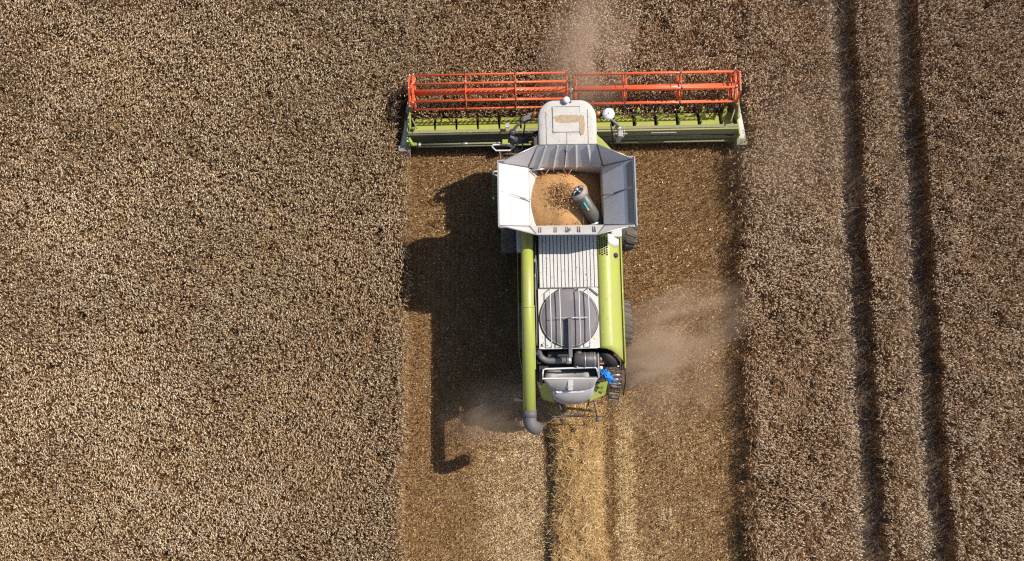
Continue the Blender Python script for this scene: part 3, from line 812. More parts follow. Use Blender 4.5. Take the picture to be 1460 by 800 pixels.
# frame of the rotary screen: plate with a round opening, built as a ring of quads
cx, cy, rad = .045, -.655, .815
X0, X1, Y0, Y1 = -.79, .875, -1.50, .185
outer = []; inner = []
NSEG = 96
for k in range(NSEG):
    a = 2 * math.pi * k / NSEG; c_, s_ = math.cos(a), math.sin(a)
    tx = ((X1 if c_ > 0 else X0) - cx) / c_ if abs(c_) > 1e-6 else 1e9
    ty = ((Y1 if s_ > 0 else Y0) - cy) / s_ if abs(s_) > 1e-6 else 1e9
    t = min(tx, ty); outer.append((cx + c_ * t, cy + s_ * t)); inner.append((cx + c_ * rad, cy + s_ * rad))
for zt in (3.40,):
    vs = [(p[0], p[1], 3.30) for p in outer] + [(p[0], p[1], zt) for p in outer] + [(p[0], p[1], zt) for p in inner] + [(p[0], p[1], 3.2) for p in inner]
    fs = []
    for k in range(NSEG):
        j = (k + 1) % NSEG
        for r_ in range(3): fs.append((r_ * NSEG + k, r_ * NSEG + j, (r_ + 1) * NSEG + j, (r_ + 1) * NSEG + k))
    sf.add(vs, fs)
so = sf.build('screen_frame', 'white', H)
scr = MB()
loops = [[(cx + r_ * math.cos(2 * math.pi * k / 64), cy + r_ * math.sin(2 * math.pi * k / 64), z_) for k in range(64)] for r_, z_ in ((.80, 3.30), (.795, 3.42), (.775, 3.44), (.5, 3.455), (.12, 3.46), (.02, 3.46))]
scr.rings(loops); sco = scr.build('rotary_screen', 'screen', H)
MB().tube([(cx + .785 * math.cos(2 * math.pi * k / 64), cy + .785 * math.sin(2 * math.pi * k / 64), 3.445) for k in range(64)], .012, 6, True).build('screen_rim', 'grey', sco)
MB().tube([(cx + .812 * math.cos(2 * math.pi * k / 64), cy + .812 * math.sin(2 * math.pi * k / 64), 3.41) for k in range(64)], .016, 6, True).build('screen_seal', 'darkgrey', sco)
rl = MB()
for x0 in (-.47, -.21, .32, .58):
    rl.tube([(x0, .16, 3.42), (x0, .12, 3.60), (x0 + .01, -1.40, 3.60), (x0 + .01, -1.46, 3.42)], .0155, 8)
rl.tube([(-.45, -.66, 3.585), (.58, -.66, 3.585)], .011, 6)
rl.build('screen_guard_rail', 'white', so)
MB().box(-.76, .60, .175, .20, 3.40, 3.435).build('deck_lip', 'slate', so)
MB().hexa([(.60, .17, 3.401), (.86, -.06, 3.401), (.875, -.01, 3.401), (.64, .19, 3.401)], [(.60, .17, 3.43), (.86, -.06, 3.43), (.875, -.01, 3.43), (.64, .19, 3.43)]).build('diagonal_strip', 'slate', so)  # slate-grey diagonal strip on the front right corner of the screen frame
MB().box(.0, .10, -1.75, -.66, 3.50, 3.62).box(-.01, .11, -.70, -.655, 3.46, 3.62).build('suction_arm', 'slate', so, .01)
MB().hexa([(.70, -1.25, 3.4), (.76, -1.25, 3.4), (.76, -1.20, 3.4), (.70, -1.20, 3.4)], [(.70, -1.25, 3.405), (.76, -1.25, 3.405), (.76, -1.20, 3.405), (.70, -1.20, 3.405)]).build('sticker', 'yellow', so)
sp = MB()
for (x0, y0, s) in ((-.72, -1.38, .03), (-.69, -1.42, .02), (-.57, -1.40, .018), (-.74, -1.42, .02), (-.68, -1.33, .015), (-.70, -1.17, .012), (-.66, -.90, .01), (-.65, -.30, .012), (.30, .75, .012), (.55, .55, .014)):
    sp.disc((x0, y0, 3.403), (0, 0, 1), s, .006, 8)
sp.split('oil_spot', 'darkgrey', so)

# --- right side cover: lime green rounded panel
def strip_rows(xs_z, ys):
    return [[(x, y, z) for x, z in xs_z] for y in ys]
prof = [(.90, 3.36), (.93, 3.40), (1.05, 3.405), (1.18, 3.395), (1.24, 3.37), (1.30, 3.32), (1.40, 3.24), (1.48, 3.16), (1.53, 3.06), (1.555, 2.9), (1.56, 2.6)]
ys = [1.70, 1.2, .6, 0, -.6, -1.2, -1.42]
rows = strip_rows(prof, ys)
rows.append([(x, -1.50 - .38 * max(0, (x - .93) / .63) ** 2, z - .01) for x, z in prof])
cvr = MB().loft(rows); cv = cvr.build('right_cover', 'green', H, solid=.015)
fs_ = strip_rows([(x + .006, z + .020) for x, z in prof[3:]], [1.69, 1.50, 1.40]); fs_[-1] = [(x, 1.33 + .12 * abs(k - 3) / 4, z) for k, (x, z) in enumerate([(x + .006, z + .020) for x, z in prof[3:]])]
MB().loft(fs_).build('white_end_cap', 'white', cv, solid=.004)
vh = MB()
for r_ in range(8):
    for c_ in range(4):
        if (r_ + c_) % 1 == 0:
            vh.disc((.955 + c_ * .068, 1.60 - r_ * .066 - (c_ % 2) * .033, 3.424), (0, 0, 1), .026, .006, 10)
vh.split('vent_hole', 'dark', cv)
MB().tube([(1.40, 1.10, 3.24), (1.412, 1.10, 3.285)], .07, 16).build('fuel_port', 'dark', cv)
MB().tube([(1.40, 1.02, 3.25), (1.46, 1.03, 3.19), (1.48, 1.14, 3.17)], .012, 6).build('port_latch', 'slate', cv)
lw = MB()
lw.loft([[(1.575, y, 3.0), (1.62, y, 2.92), (1.66, y, 2.6), (1.68, y, 1.9)] for y in (1.9, .5, -.8, -1.7, -2.05)])
lwo = lw.build('right_side_panel', 'green_dusty', H, solid=.02)
MB().box(1.557, 1.58, -1.9, 1.75, 2.5, 2.98).build('cover_gap', 'dark', H)
MB().tube([(1.59, 1.75, 3.02), (1.60, -1.9, 3.02)], .010, 6).build('trim_strip', 'green', lwo)
MB().box(1.30, 1.60, 1.62, 2.9, 2.3, 3.30).build('tank_side_box', 'white', H, .03)
cbk = MB()
for k in range(3): cbk.disc((1.585, .20 - k * .55, 3.02), (0, 0, 1), .012, .02, 8)
cbk.split('side_bolt', 'steel', H)

# --- left side
MB().loft([[(-.95, y, 3.02), (-1.12, y, 2.98), (-1.20, y, 2.8), (-1.22, y, 1.5)] for y in (1.7, .5, -.8, -2.0)]).build('left_side_panel', 'dark', H, solid=.02)
MB().tube([(-1.34, 1.70, 3.08), (-1.34, -1.60, 3.08), (-1.26, -2.1, 3.0)], .012, 6).build('left_edge_rod', 'green_dark', H)
lt = MB().box(-1.36, -1.18, 1.22, 1.95, 3.2, 3.52); lt.build('tank_side_box', 'hood', H, .03)
bk = MB().box(-.93, -.78, -1.65, 1.75, 3.0, 3.28)
bk.build('cable_tray', 'dark', H)
MB().box(-1.06, -.94, -2.25, 1.72, 2.85, 3.31).build('shadow_filler', 'dark', H)  # added dark box, closes the lit gap between auger and body shadows
cab_ = MB()
cab_.tube(catmull([(-.85, 1.5, 3.33), (-.84, .9, 3.32), (-.87, .2, 3.33), (-.85, -.6, 3.33), (-.86, -1.4, 3.33)], 5), .022, 8)
cab_.tube(catmull([(-.82, 1.0, 3.33), (-.81, .6, 3.36), (-.83, 0, 3.33), (-.82, -1., 3.33)], 5), .014, 8)
cab_.build('cable_bundle', 'slate', H)
sts = MB()
for y0 in (.98, .55): sts.box(-.87, -.85, y0 - .05, y0 + .05, 3.34, 3.36)
sts.split('cable_clip', 'steel', H)

# --- unloading auger along the left side
ua = MB().tube([(-1.07, 2.05, 3.50), (-1.09, -.30, 3.50), (-1.095, -3.20, 3.50)], .172, 40)
uo = ua.build('unloading_auger', 'green', H)
MB().tube([(-1.0905, -.345, 3.5), (-1.0905, -.37, 3.5)], .186, 40).build('flange', 'green', uo)
MB().box(-.925, -.90, -2.05, -.30, 3.42, 3.50).build('side_ledge', 'green', uo)
sp_ = [(-1.095, -3.18, 3.50), (-1.095, -3.40, 3.50), (-1.08, -3.50, 3.49), (-1.03, -3.58, 3.44), (-.95, -3.63, 3.32), (-.91, -3.64, 3.12), (-.90, -3.64, 2.72)]
spo = MB().tube(catmull(sp_, 4), [.180] * 5 + [.182] * 4 + [.185] * 8 + [.18] * 8, 32).build('spout', 'spout', uo)
MB().tube([(-1.095, -3.16, 3.5), (-1.095, -3.36, 3.5)], .188, 32).build('spout_collar', 'spout', spo)
MB().disc((-1.0, -3.60, 3.64), (0, 0, 1), .012, .03, 8).build('spout_bolt', 'steel', spo)

# --- engine bay behind the screen
eb = MB()
eb.box(-.85, 1.25, -2.10, -1.52, 2.45, 2.70)
eb.box(-.55, .05, -1.70, -1.54, 2.7, 3.05).box(.86, 1.30, -1.88, -1.60, 2.7, 3.0).box(-.80, -.5, -2.04, -1.9, 2.7, 2.95)
ebo = eb.build('engine_block', 'dark', H, .01)
MB().tube(catmull([(-.80, -1.44, 3.28), (-.80, -1.58, 3.2), (-.72, -1.72, 3.12), (-.55, -1.80, 3.10), (-.2, -1.80, 3.10), (.05, -1.80, 3.10)], 6), .085, 18).build('intake_pipe', 'slate', ebo)
MB().tube([(-.04, -1.80, 3.10), (.10, -1.80, 3.10)], .10, 18).tube([(.02, -1.80, 3.10), (.035, -1.80, 3.10)], .108, 18).build('pipe_coupling', 'steel', ebo)
af = MB().tube([(.17, -1.79, 3.06), (.20, -1.79, 3.06), (.78, -1.79, 3.06), (.80, -1.79, 3.06)], [.16, .215, .215, .17], 32).disc((.30, -1.60, 3.12), (0, 1, 0), .10, .16, 18).build('air_filter', 'darkgrey', ebo)
for x0 in (.47, .735): MB().tube([(x0 - .012, -1.79, 3.06), (x0 + .012, -1.79, 3.06)], .224, 32).build('filter_band', 'steel', af)
MB().box(.46, .50, -2.04, -1.99, 3.06, 3.12).disc((.25, -1.985, 3.15), (0, -1, .6), .03, .02, 10).split('filter_clip', 'steel', af)
MB().box(.83, .87, -2.3, -1.6, 2.7, 3.12).build('bay_divider', 'grey', ebo)
bits = MB().sphere((.93, -1.78, 3.0), .05, 10, 6).box(.90, 1.02, -1.92, -1.84, 2.85, 2.98)
bits.build('fuel_filter', 'copper', ebo)
MB().sphere((.93, -2.30, 2.80), .07, 12, 8, (1, 1, 1.3)).build('copper_cap', 'copper', ebo)
MB().disc((.93, -1.74, 3.03), (0, 0, 1), .035, .05, 12).disc((.93, -2.02, 2.98), (0, 0, 1), .05, .06, 12).split('valve', 'dome', ebo)
hs = MB(); rh = random.Random(4)
for k in range(9):
    p = [(1.0 + rh.uniform(-.1, .25), -1.65 - rh.uniform(0, .5), 2.75 + rh.uniform(0, .15)) for _ in range(4)]
    hs.tube(catmull(p, 4), .014, 6)
hs.build('hose_bundle', 'slate', ebo)
# exhaust shield on the right of the bay
MB().loft([[(.88, -1.60, 3.15), (1.1, -1.63, 3.22), (1.35, -1.72, 3.1), (1.48, -1.86, 2.8)], [(.90, -1.80, 2.95), (1.12, -1.95, 2.98), (1.36, -2.0, 2.9), (1.50, -2.05, 2.6)]]).build('exhaust_shield', 'dark', ebo, solid=.01)
# bright blue crumpled rag hung at the ladder
rg = MB()
for (p, q, r_, w0, w1, dz, sd_) in (((.90, -2.10), (1.02, -2.22), (1.36, -2.40), .05, .03, .05, 1), ((.97, -2.08), (1.08, -2.18), (1.24, -2.30), .06, .05, .09, 2), ((.90, -2.20), (1.04, -2.26), (1.20, -2.44), .05, .05, .03, 3), ((1.0, -2.16), (1.10, -2.30), (1.16, -2.42), .06, .02, .12, 4)):
    ctr = catmull([(p[0], p[1], 2.93 + dz), (q[0], q[1], 3.0 + dz), (r_[0], r_[1], 2.86 + dz * .5)], 7); rows = []
    for i, c_ in enumerate(ctr):
        t = i / (len(ctr) - 1); dr = (Vector(r_ + (0,)) - Vector(p + (0,))).normalized(); nv_ = Vector((-dr.y, dr.x, 0)); wd = (w0 + (w1 - w0) * t) * (1 + .35 * math.sin(t * 17 + sd_ * 2))
        rows.append([c_ + nv_ * (u - .5) * 2 * wd + Vector((0, 0, .03 * math.sin(u * 11 + t * 9 + sd_))) for u in (0, .17, .33, .5, .67, .83, 1)])
    rg.loft(rows)
o = rg.build('rag', 'blue', None, solid=.008); o.location = (MX, MY, 0); o.rotation_euler = (0, 0, MROT)
tag(o, 'bright blue crumpled rag tied beside the rear ladder', 'rag')

# --- rear hood
def arc_row(x0, x1, yc, ye, z, zc=0., n=15):
    out = []
    for k in range(n):
        t = k / (n - 1); s = 2 * t - 1
        out.append((x0 + (x1 - x0) * t, yc + (ye - yc) * abs(s) ** 2.5, z + zc * (1 - s * s)))
    return out
hd_ = MB()
hd_.loft([arc_row(-.70, .82, -2.27, -2.27, 3.06), arc_row(-.69, .81, -2.33, -2.32, 3.05), arc_row(-.62, .77, -2.46, -2.42, 2.93), arc_row(-.56, .72, -2.60, -2.52, 2.80), arc_row(-.53, .70, -2.63, -2.54, 2.72)])
ho = hd_.build('rear_hood', 'hood', H, solid=.02)
hd_ = MB()
hd_.loft([arc_row(-.54, .78, -2.57, -2.44, 2.71), arc_row(-.52, .76, -2.63, -2.52, 2.70), arc_row(-.46, .73, -2.74, -2.64, 2.64), arc_row(-.42, .70, -2.88, -2.78, 2.52), arc_row(-.38, .66, -2.98, -2.84, 2.30), arc_row(-.35, .64, -3.0, -2.86, 1.8)])
hd_.build('lower_hood', 'hood', ho, solid=.02)
MB().hexa([(-.36, -2.63, 2.70), (.46, -2.65, 2.70), (.46, -2.69, 2.68), (-.32, -2.70, 2.68)], [(-.34, -2.63, 2.725), (.46, -2.65, 2.725), (.46, -2.69, 2.705), (-.30, -2.70, 2.705)]).build('number_plate_lamp', 'rail', ho)
MB().hexa([(.0, -2.30, 3.03), (.13, -2.30, 3.03), (.11, -2.66, 2.74), (.02, -2.66, 2.74)], [(-.01, -2.28, 3.10), (.14, -2.28, 3.10), (.13, -2.62, 2.90), (.0, -2.62, 2.90)]).build('hood_rib', 'rail', ho, .008)
MB().tube([(-.64, -2.03, 3.08), (.74, -2.01, 3.08), (.80, -2.04, 3.08), (.82, -2.12, 3.08), (.83, -2.30, 3.07), (-.71, -2.30, 3.07), (-.70, -2.12, 3.08), (-.68, -2.05, 3.08)], .025, 8, True).build('hood_frame', 'rail', ho)
MB().box(-.66, .80, -2.28, -2.03, 2.72, 2.76).box(-.70, -.67, -2.3, -2.03, 2.7, 3.05).box(.81, .83, -2.3, -2.03, 2.7, 3.05).build('hood_tray', 'darkgrey', ho)
MB().loft([[(-.62, -2.06, 2.77), (-.62, -2.27, 2.95)], [(-.4, -2.06, 2.77), (-.4, -2.27, 2.95)], [(-.32, -2.06, 2.77), (-.22, -2.27, 2.80)], [(.45, -2.06, 2.77), (.40, -2.27, 2.80)], [(.58, -2.06, 2.77), (.60, -2.27, 2.95)]]).build('hood_liner', 'grey', ho, solid=.01)
MB().hexa([(-.78, -2.05, 2.5), (-.70, -2.05, 2.5), (-.70, -2.5, 2.5), (-.78, -2.4, 2.5)], [(-.78, -2.05, 2.95), (-.70, -2.05, 2.95), (-.70, -2.4, 2.9), (-.78, -2.3, 2.9)]).build('hood_side', 'slate', ho)
# green tail panels each side of the hood
tl = MB().hexa([(-.80, -2.30, 1.5), (-.40, -2.50, 1.5), (-.30, -2.98, 1.5), (-.68, -2.86, 1.5)], [(-.86, -2.35, 2.45), (-.50, -2.45, 2.6), (-.36, -2.93, 2.25), (-.70, -2.80, 2.15)])
tl.build('tail_panel', 'green', H, .02)
tr_ = MB().hexa([(.66, -2.50, 1.5), (1.10, -2.32, 1.5), (1.06, -2.80, 1.5), (.62, -2.98, 1.5)], [(.72, -2.45, 2.5), (1.17, -2.38, 2.5), (1.10, -2.76, 2.2), (.64, -2.95, 2.2)])
tro = tr_.build('tail_panel', 'green', H, .02)
MB().hexa([(.86, -2.60, 2.41), (1.05, -2.52, 2.42), (1.05, -2.58, 2.39), (.86, -2.66, 2.37)], [(.86, -2.60, 2.45), (1.05, -2.52, 2.46), (1.05, -2.58, 2.42), (.86, -2.66, 2.40)]).hexa([(.95, -2.64, 2.36), (1.07, -2.62, 2.37), (1.07, -2.70, 2.33), (.95, -2.68, 2.33)], [(.95, -2.64, 2.39), (1.07, -2.62, 2.40), (1.07, -2.70, 2.36), (.95, -2.68, 2.36)]).build('decal', 'green_dark', tro)

# --- ladder on the right rear
la_ = MB()
la_.tube([(1.20, -1.93, 2.85), (1.24, -2.50, 2.2)], .022, 8).tube([(1.53, -1.90, 2.85), (1.56, -2.50, 2.2)], .022, 8)
la_.tube([(1.26, -2.45, 2.1), (1.30, -2.95, 1.1)], .018, 8).tube([(1.58, -2.45, 2.1), (1.60, -2.95, 1.1)], .018, 8)
lo_ = la_.build('ladder', 'slate', H)
for k in range(5):
    t = k / 4; MB().tube([(1.21 + .03 * t, -1.98 - .46 * t, 2.82 - .55 * t), (1.54 + .02 * t, -1.98 - .46 * t, 2.82 - .55 * t)], .024, 8).build('rung', 'steel', lo_)
for k in range(3):
    t = k / 2; MB().box(1.27 + .02 * t, 1.59, -2.55 - .36 * t, -2.47 - .36 * t, 1.95 - .75 * t, 1.98 - .75 * t).build('rung', 'slate', lo_)
MB().tube([(1.62, -1.95, 2.85), (1.66, -2.4, 2.5), (1.66, -2.78, 1.9)], .020, 8).tube([(1.10, -2.25, 2.5), (1.16, -2.55, 2.3), (1.20, -2.75, 1.9), (1.28, -2.60, 2.0)], .020, 8).build('ladder_handrail', 'dark', lo_)

# --- rear tubular guard, straw guide and rear lamps
bp = MB()
bp.tube([(-.88, -2.85, 1.35), (-.58, -3.36, 1.2), (1.18, -3.38, 1.2), (1.58, -2.90, 1.35)], .016, 8)
bp.build('rear_guard', 'darkgrey', H)
bp = MB().tube([(-.22, -2.90, 1.4), (-.06, -3.32, 1.25), (.55, -3.34, 1.25), (.72, -2.90, 1.5)], .026, 8).tube([(-.10, -3.18, 1.28), (-.04, -3.33, 1.25)], .03, 8)
bp.build('straw_guide', 'darkgrey', H)
MB().tube([(.82, -2.85, 1.7), (.88, -3.2, 1.5), (.93, -3.42, 1.4)], .022, 8).tube([(.925, -3.42, 1.4), (.94, -3.52, 1.38)], [.045, .055], 12).build('rear_camera_arm', 'darkgrey', H)
MB().tube([(-.78, -2.74, 1.9), (-.90, -2.84, 1.9), (-1.2, -2.85, 1.9)], .022, 8).box(-1.50, -1.22, -2.90, -2.80, 1.84, 1.96).build('rear_marker_lamp', 'dark', H)
MB().tube([(-.95, -2.36, 1.9), (-.95, -2.52, 1.9)], .02, 8).box(-1.0, -.88, -2.45, -2.38, 1.85, 1.93).build('rear_work_lamp', 'steel', H)

# --- feeder house
fh = MB().hexa([(-.75, 3.9, .9), (1.0, 3.9, .9), (1.0, 5.25, .45), (-.75, 5.25, .45)], [(-.75, 3.9, 1.55), (1.0, 3.9, 1.55), (1.0, 5.25, 1.10), (-.75, 5.25, 1.10)])
fo = fh.build('feeder_house', 'darkgrey', H, .02)
MB().hexa([(1.00, 5.12, 1.50), (1.16, 5.16, 1.50), (1.75, 4.30, 1.6), (1.30, 4.05, 1.6)], [(1.00, 5.10, 1.72), (1.18, 5.12, 1.72), (1.78, 4.32, 1.95), (1.10, 4.10, 1.95)]).build('front_fender', 'green', H, .03)
MB().hexa([(-1.1, 3.8, 1.50), (-.95, 3.8, 1.5), (-.95, 4.5, 1.5), (-1.1, 4.5, 1.5)], [(-1.1, 3.8, 1.8), (-.95, 3.8, 1.8), (-.95, 4.5, 1.8), (-1.1, 4.5, 1.8)]).build('front_fender', 'dark', H, .03)

# ------------------------------------------------------------------ HEADER
hdr = empty('cutting_header', H, (.58, 5.3, 0), R(.25))
def hx(x): return x - .58
def HB(): return MB()
XL, XR = -4.68 - .58, 5.70 - .58            # header ends in its own frame
def yy(v): return v - 5.3
# trough floor: green table plates
seg = 1.03
ft = MB(); gapb = MB()
# left half plates have rounded right ends, right half plates carry small upright brackets
xs_l = [XL + .22 + i * .885 for i in range(7)]
tabs = []
floor = MB().hexa([(XL, yy(5.45), .28), (XR, yy(5.45), .28), (XR, yy(6.16), .12), (XL, yy(6.16), .12)], [(XL, yy(5.45), .44), (XR, yy(5.45), .44), (XR, yy(6.16), .18), (XL, yy(6.16), .18)])
floor.build('table', 'dark', hdr)
def plate_seg(x0, x1, slope):
    p = MB().hexa([(x0, yy(5.60), .50), (x1 + slope, yy(5.60), .50), (x1, yy(6.14), .25), (x0, yy(6.14), .25)],
                  [(x0, yy(5.62), .72), (x1 + slope, yy(5.62), .72), (x1, yy(6.16), .42), (x0, yy(6.16), .42)])
    return p.build('table_plate', 'green', hdr, .015)
xx = XL + .16
for i in range(7):
    plate_seg(xx, xx + .60, .04); xx += .682
plate_seg(xx, xx + .62, 0)
plate_seg(-.02, .50, 0)
xx = 1.14 - .58
for i in range(7):
    o = plate_seg(xx, min(xx + .62, XR - .04), -.04)
    tb = MB()
    z0 = .52
    tb.hexa([(xx + .0, yy(5.86), z0), (xx + .20, yy(5.86), z0), (xx + .20, yy(5.90), z0), (xx + .0, yy(5.90), z0)],
            [(xx + .06, yy(6.22), .76), (xx + .13, yy(6.22), .76), (xx + .13, yy(6.25), .76), (xx + .06, yy(6.25), .76)])
    tb.build('plate_bracket', 'green', o, .004)
    MB().disc((xx + .095, yy(6.09), .70), (0, -.75, .6), .024, .02, 10).build('bracket_hole', 'dark', o)
    MB().box(xx - .01, xx + .03, yy(5.76), yy(5.81), .60, .69).build('bracket_bolt', 'dark', o)
    xx += .69
# knife with guard fingers
kn = MB().box(XL, XR, yy(6.16), yy(6.20), .13, .17)
kg = int((XR - XL) / .0762)
for k in range(kg):
    x0 = XL + k * .0762; kn.add([(x0, yy(6.2), .13), (x0 + .04, yy(6.2), .13), (x0 + .02, yy(6.29), .14), (x0 + .02, yy(6.2), .165)], [(0, 1, 2), (0, 2, 3), (1, 3, 2)])
kn.build('knife_bar', 'darkgrey', hdr)
# intake auger (half hidden under the top beam)
au = MB().tube([(XL + .1, yy(5.42), .62), (XR - .1, yy(5.42), .62)], .10, 20)
auo = au.build('intake_auger', 'darkgrey', hdr)
fl_ = MB()
for sgn, xa, xb in ((1, XL + .15, -.9), (-1, XR - .15, .1)):
    n_ = 110; prev = None
    for k in range(n_ + 1):
        t = k / n_; x = xa + (xb - xa) * t; a = sgn * t * 2 * math.pi * 9
        c0 = (x, yy(5.44) + .095 * math.cos(a), .62 + .095 * math.sin(a)); c1 = (x, yy(5.44) + .14 * math.cos(a), .62 + .14 * math.sin(a))
        if prev: fl_.add([prev[0], prev[1], c1, c0], [(0, 1, 2, 3)])
        prev = (c0, c1)
fl_.split('auger_flighting', 'grey', auo, solid=.006)
# top beam, back wall and lower frame tube
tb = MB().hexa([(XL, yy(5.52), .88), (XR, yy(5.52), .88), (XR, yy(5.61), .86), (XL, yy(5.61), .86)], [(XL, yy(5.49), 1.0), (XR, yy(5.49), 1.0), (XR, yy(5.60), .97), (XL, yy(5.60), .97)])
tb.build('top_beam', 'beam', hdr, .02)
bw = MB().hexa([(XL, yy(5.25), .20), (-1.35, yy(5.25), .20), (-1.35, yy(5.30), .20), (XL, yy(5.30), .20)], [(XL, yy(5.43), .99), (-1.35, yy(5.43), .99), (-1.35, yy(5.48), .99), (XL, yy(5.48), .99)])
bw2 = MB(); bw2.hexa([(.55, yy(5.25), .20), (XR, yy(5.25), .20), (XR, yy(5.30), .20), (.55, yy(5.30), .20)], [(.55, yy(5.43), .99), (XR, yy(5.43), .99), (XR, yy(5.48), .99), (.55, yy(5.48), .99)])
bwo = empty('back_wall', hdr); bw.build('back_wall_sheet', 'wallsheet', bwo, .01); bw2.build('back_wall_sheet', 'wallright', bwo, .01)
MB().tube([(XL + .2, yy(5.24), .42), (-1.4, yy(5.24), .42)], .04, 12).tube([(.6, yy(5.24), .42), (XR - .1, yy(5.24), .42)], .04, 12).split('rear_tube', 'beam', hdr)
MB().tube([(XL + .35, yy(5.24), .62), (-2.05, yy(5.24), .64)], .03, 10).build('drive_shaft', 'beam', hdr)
MB().tube([(-1.95, yy(5.24), .66), (-.85, yy(5.18), .80)], .035, 10).build('drive_shaft', 'gold', hdr)
MB().box(-2.32, -2.08, yy(5.14), yy(5.32), .52, .76).build('gearbox', 'green', hdr, .02)
MB().tube([(-2.5, yy(5.24), .64), (-2.34, yy(5.24), .64)], .035, 8).tube([(-3.6, yy(5.24), .64), (-3.4, yy(5.24), .64)], .035, 8).tube([(XL + .28, yy(5.24), .6), (XL + .36, yy(5.24), .6)], .07, 10).split('shaft_joint', 'steel', hdr)
for x0, x1, y0, mt in ((1.85, 2.20, 5.27, 'hood'), (2.95, 3.75, 5.28, 'grey'), (1.75, 1.84, 5.27, 'copper')):
    MB().box(hx(x0), hx(x1), yy(y0) + .09, yy(y0) + .125, .86, .90).build('reflector_strip', mt, bwo)
# small hydraulic blocks on the beam
MB().box(hx(-1.62), hx(-1.50), yy(5.56), yy(5.70), 1.12, 1.20).tube([(hx(-1.70), yy(5.48), 1.14), (hx(-1.56), yy(5.62), 1.20)], .014, 6).build('hydraulic_block', 'steel', hdr)

# end dividers
def divider(s):
    x = XL if s < 0 else XR
    sx = lambda d: x + s * d
    # inner green end plate
    e = MB().hexa([(sx(.0), yy(5.15), .15), (sx(.05), yy(5.15), .15), (sx(.05), yy(6.55), .12), (sx(.0), yy(6.55), .12)], [(sx(.0), yy(5.25), .95), (sx(.05), yy(5.25), .95), (sx(.05), yy(6.30), .62), (sx(.0), yy(6.30), .62)])
    eo = e.build('end_plate', 'green', hdr, .01)
    # long tapering outer shoe: wide squared rear, thin nose
    if s < 0:
        w = [(5.06, .30, .55), (5.30, .26, .62), (5.80, .15, .62), (6.30, .10, .55), (6.75, .05, .38), (6.95, .015, .22)]
    else:
        w = [(5.22, .30, .60), (5.60, .25, .66), (6.10, .17, .66), (6.50, .13, .62), (6.85, .11, .52), (7.15, .10, .42)]
    loops = []
    for y_, wd, hz in w:
        loops.append([(sx(.052), yy(y_), .12), (sx(.052 + wd), yy(y_) , .12), (sx(.052 + wd), yy(y_), hz * .75), (sx(.052 + wd * .7), yy(y_), hz), (sx(.052), yy(y_), hz)])
    if s > 0: loops = [l_[::-1] for l_ in loops]
    d = MB().rings([l_[::-1] for l_ in loops], smooth=False)
    do_ = d.build('divider', 'white', hdr, .015)
    # grey tail box
    y0, y1 = (5.05, 5.22) if s < 0 else (5.02, 5.21)
    xa, xb = sorted((sx(.0), sx(.345)))
    MB().hexa([(xa, yy(y0) - .12, .10), (xb, yy(y0) - .12, .10), (xb, yy(y1), .10), (xa, yy(y1), .10)], [(xa, yy(y0), .60), (xb, yy(y0), .60), (xb, yy(y1), .64), (xa, yy(y1), .64)]).build('tail_box', 'grey' if s < 0 else 'beam', do_, .015)
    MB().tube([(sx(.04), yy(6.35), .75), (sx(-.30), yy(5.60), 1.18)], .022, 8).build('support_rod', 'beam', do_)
    if s < 0:
        MB().box(sx(.10) - .02, sx(.10) + .035, yy(6.05), yy(6.30), .60, .64).build('divider_mark', 'dark', do_)
        MB().tube([(sx(-.02), yy(5.36), .95), (sx(-.10), yy(5.20), .80), (sx(-.22), yy(5.24), .66)], [.05, .07, .06], 10).tube([(sx(.0), yy(5.8), .66), (sx(-.1), yy(5.7), .9), (sx(-.20), yy(5.62), 1.1)], .04, 8).build('drive_belt_guard', 'green_dark', do_)
    else:
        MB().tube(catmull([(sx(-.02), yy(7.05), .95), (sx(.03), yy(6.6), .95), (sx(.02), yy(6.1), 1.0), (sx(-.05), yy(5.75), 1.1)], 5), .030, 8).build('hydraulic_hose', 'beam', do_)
        MB().hexa([(sx(-.02), yy(5.8), .5), (sx(.05), yy(5.8), .5), (sx(.03), yy(6.75), .4), (sx(-.02), yy(6.75), .4)], [(sx(-.02), yy(5.8), 1.05), (sx(.05), yy(5.8), 1.05), (sx(.03), yy(6.6), .8), (sx(-.02), yy(6.6), .8)]).build('reel_arm', 'green', do_, .01)
        MB().box(sx(.10) - .012, sx(.10) + .012, yy(6.0), yy(6.35), .66, .69).build('divider_mark', 'dark', do_)
divider(-1); divider(1)

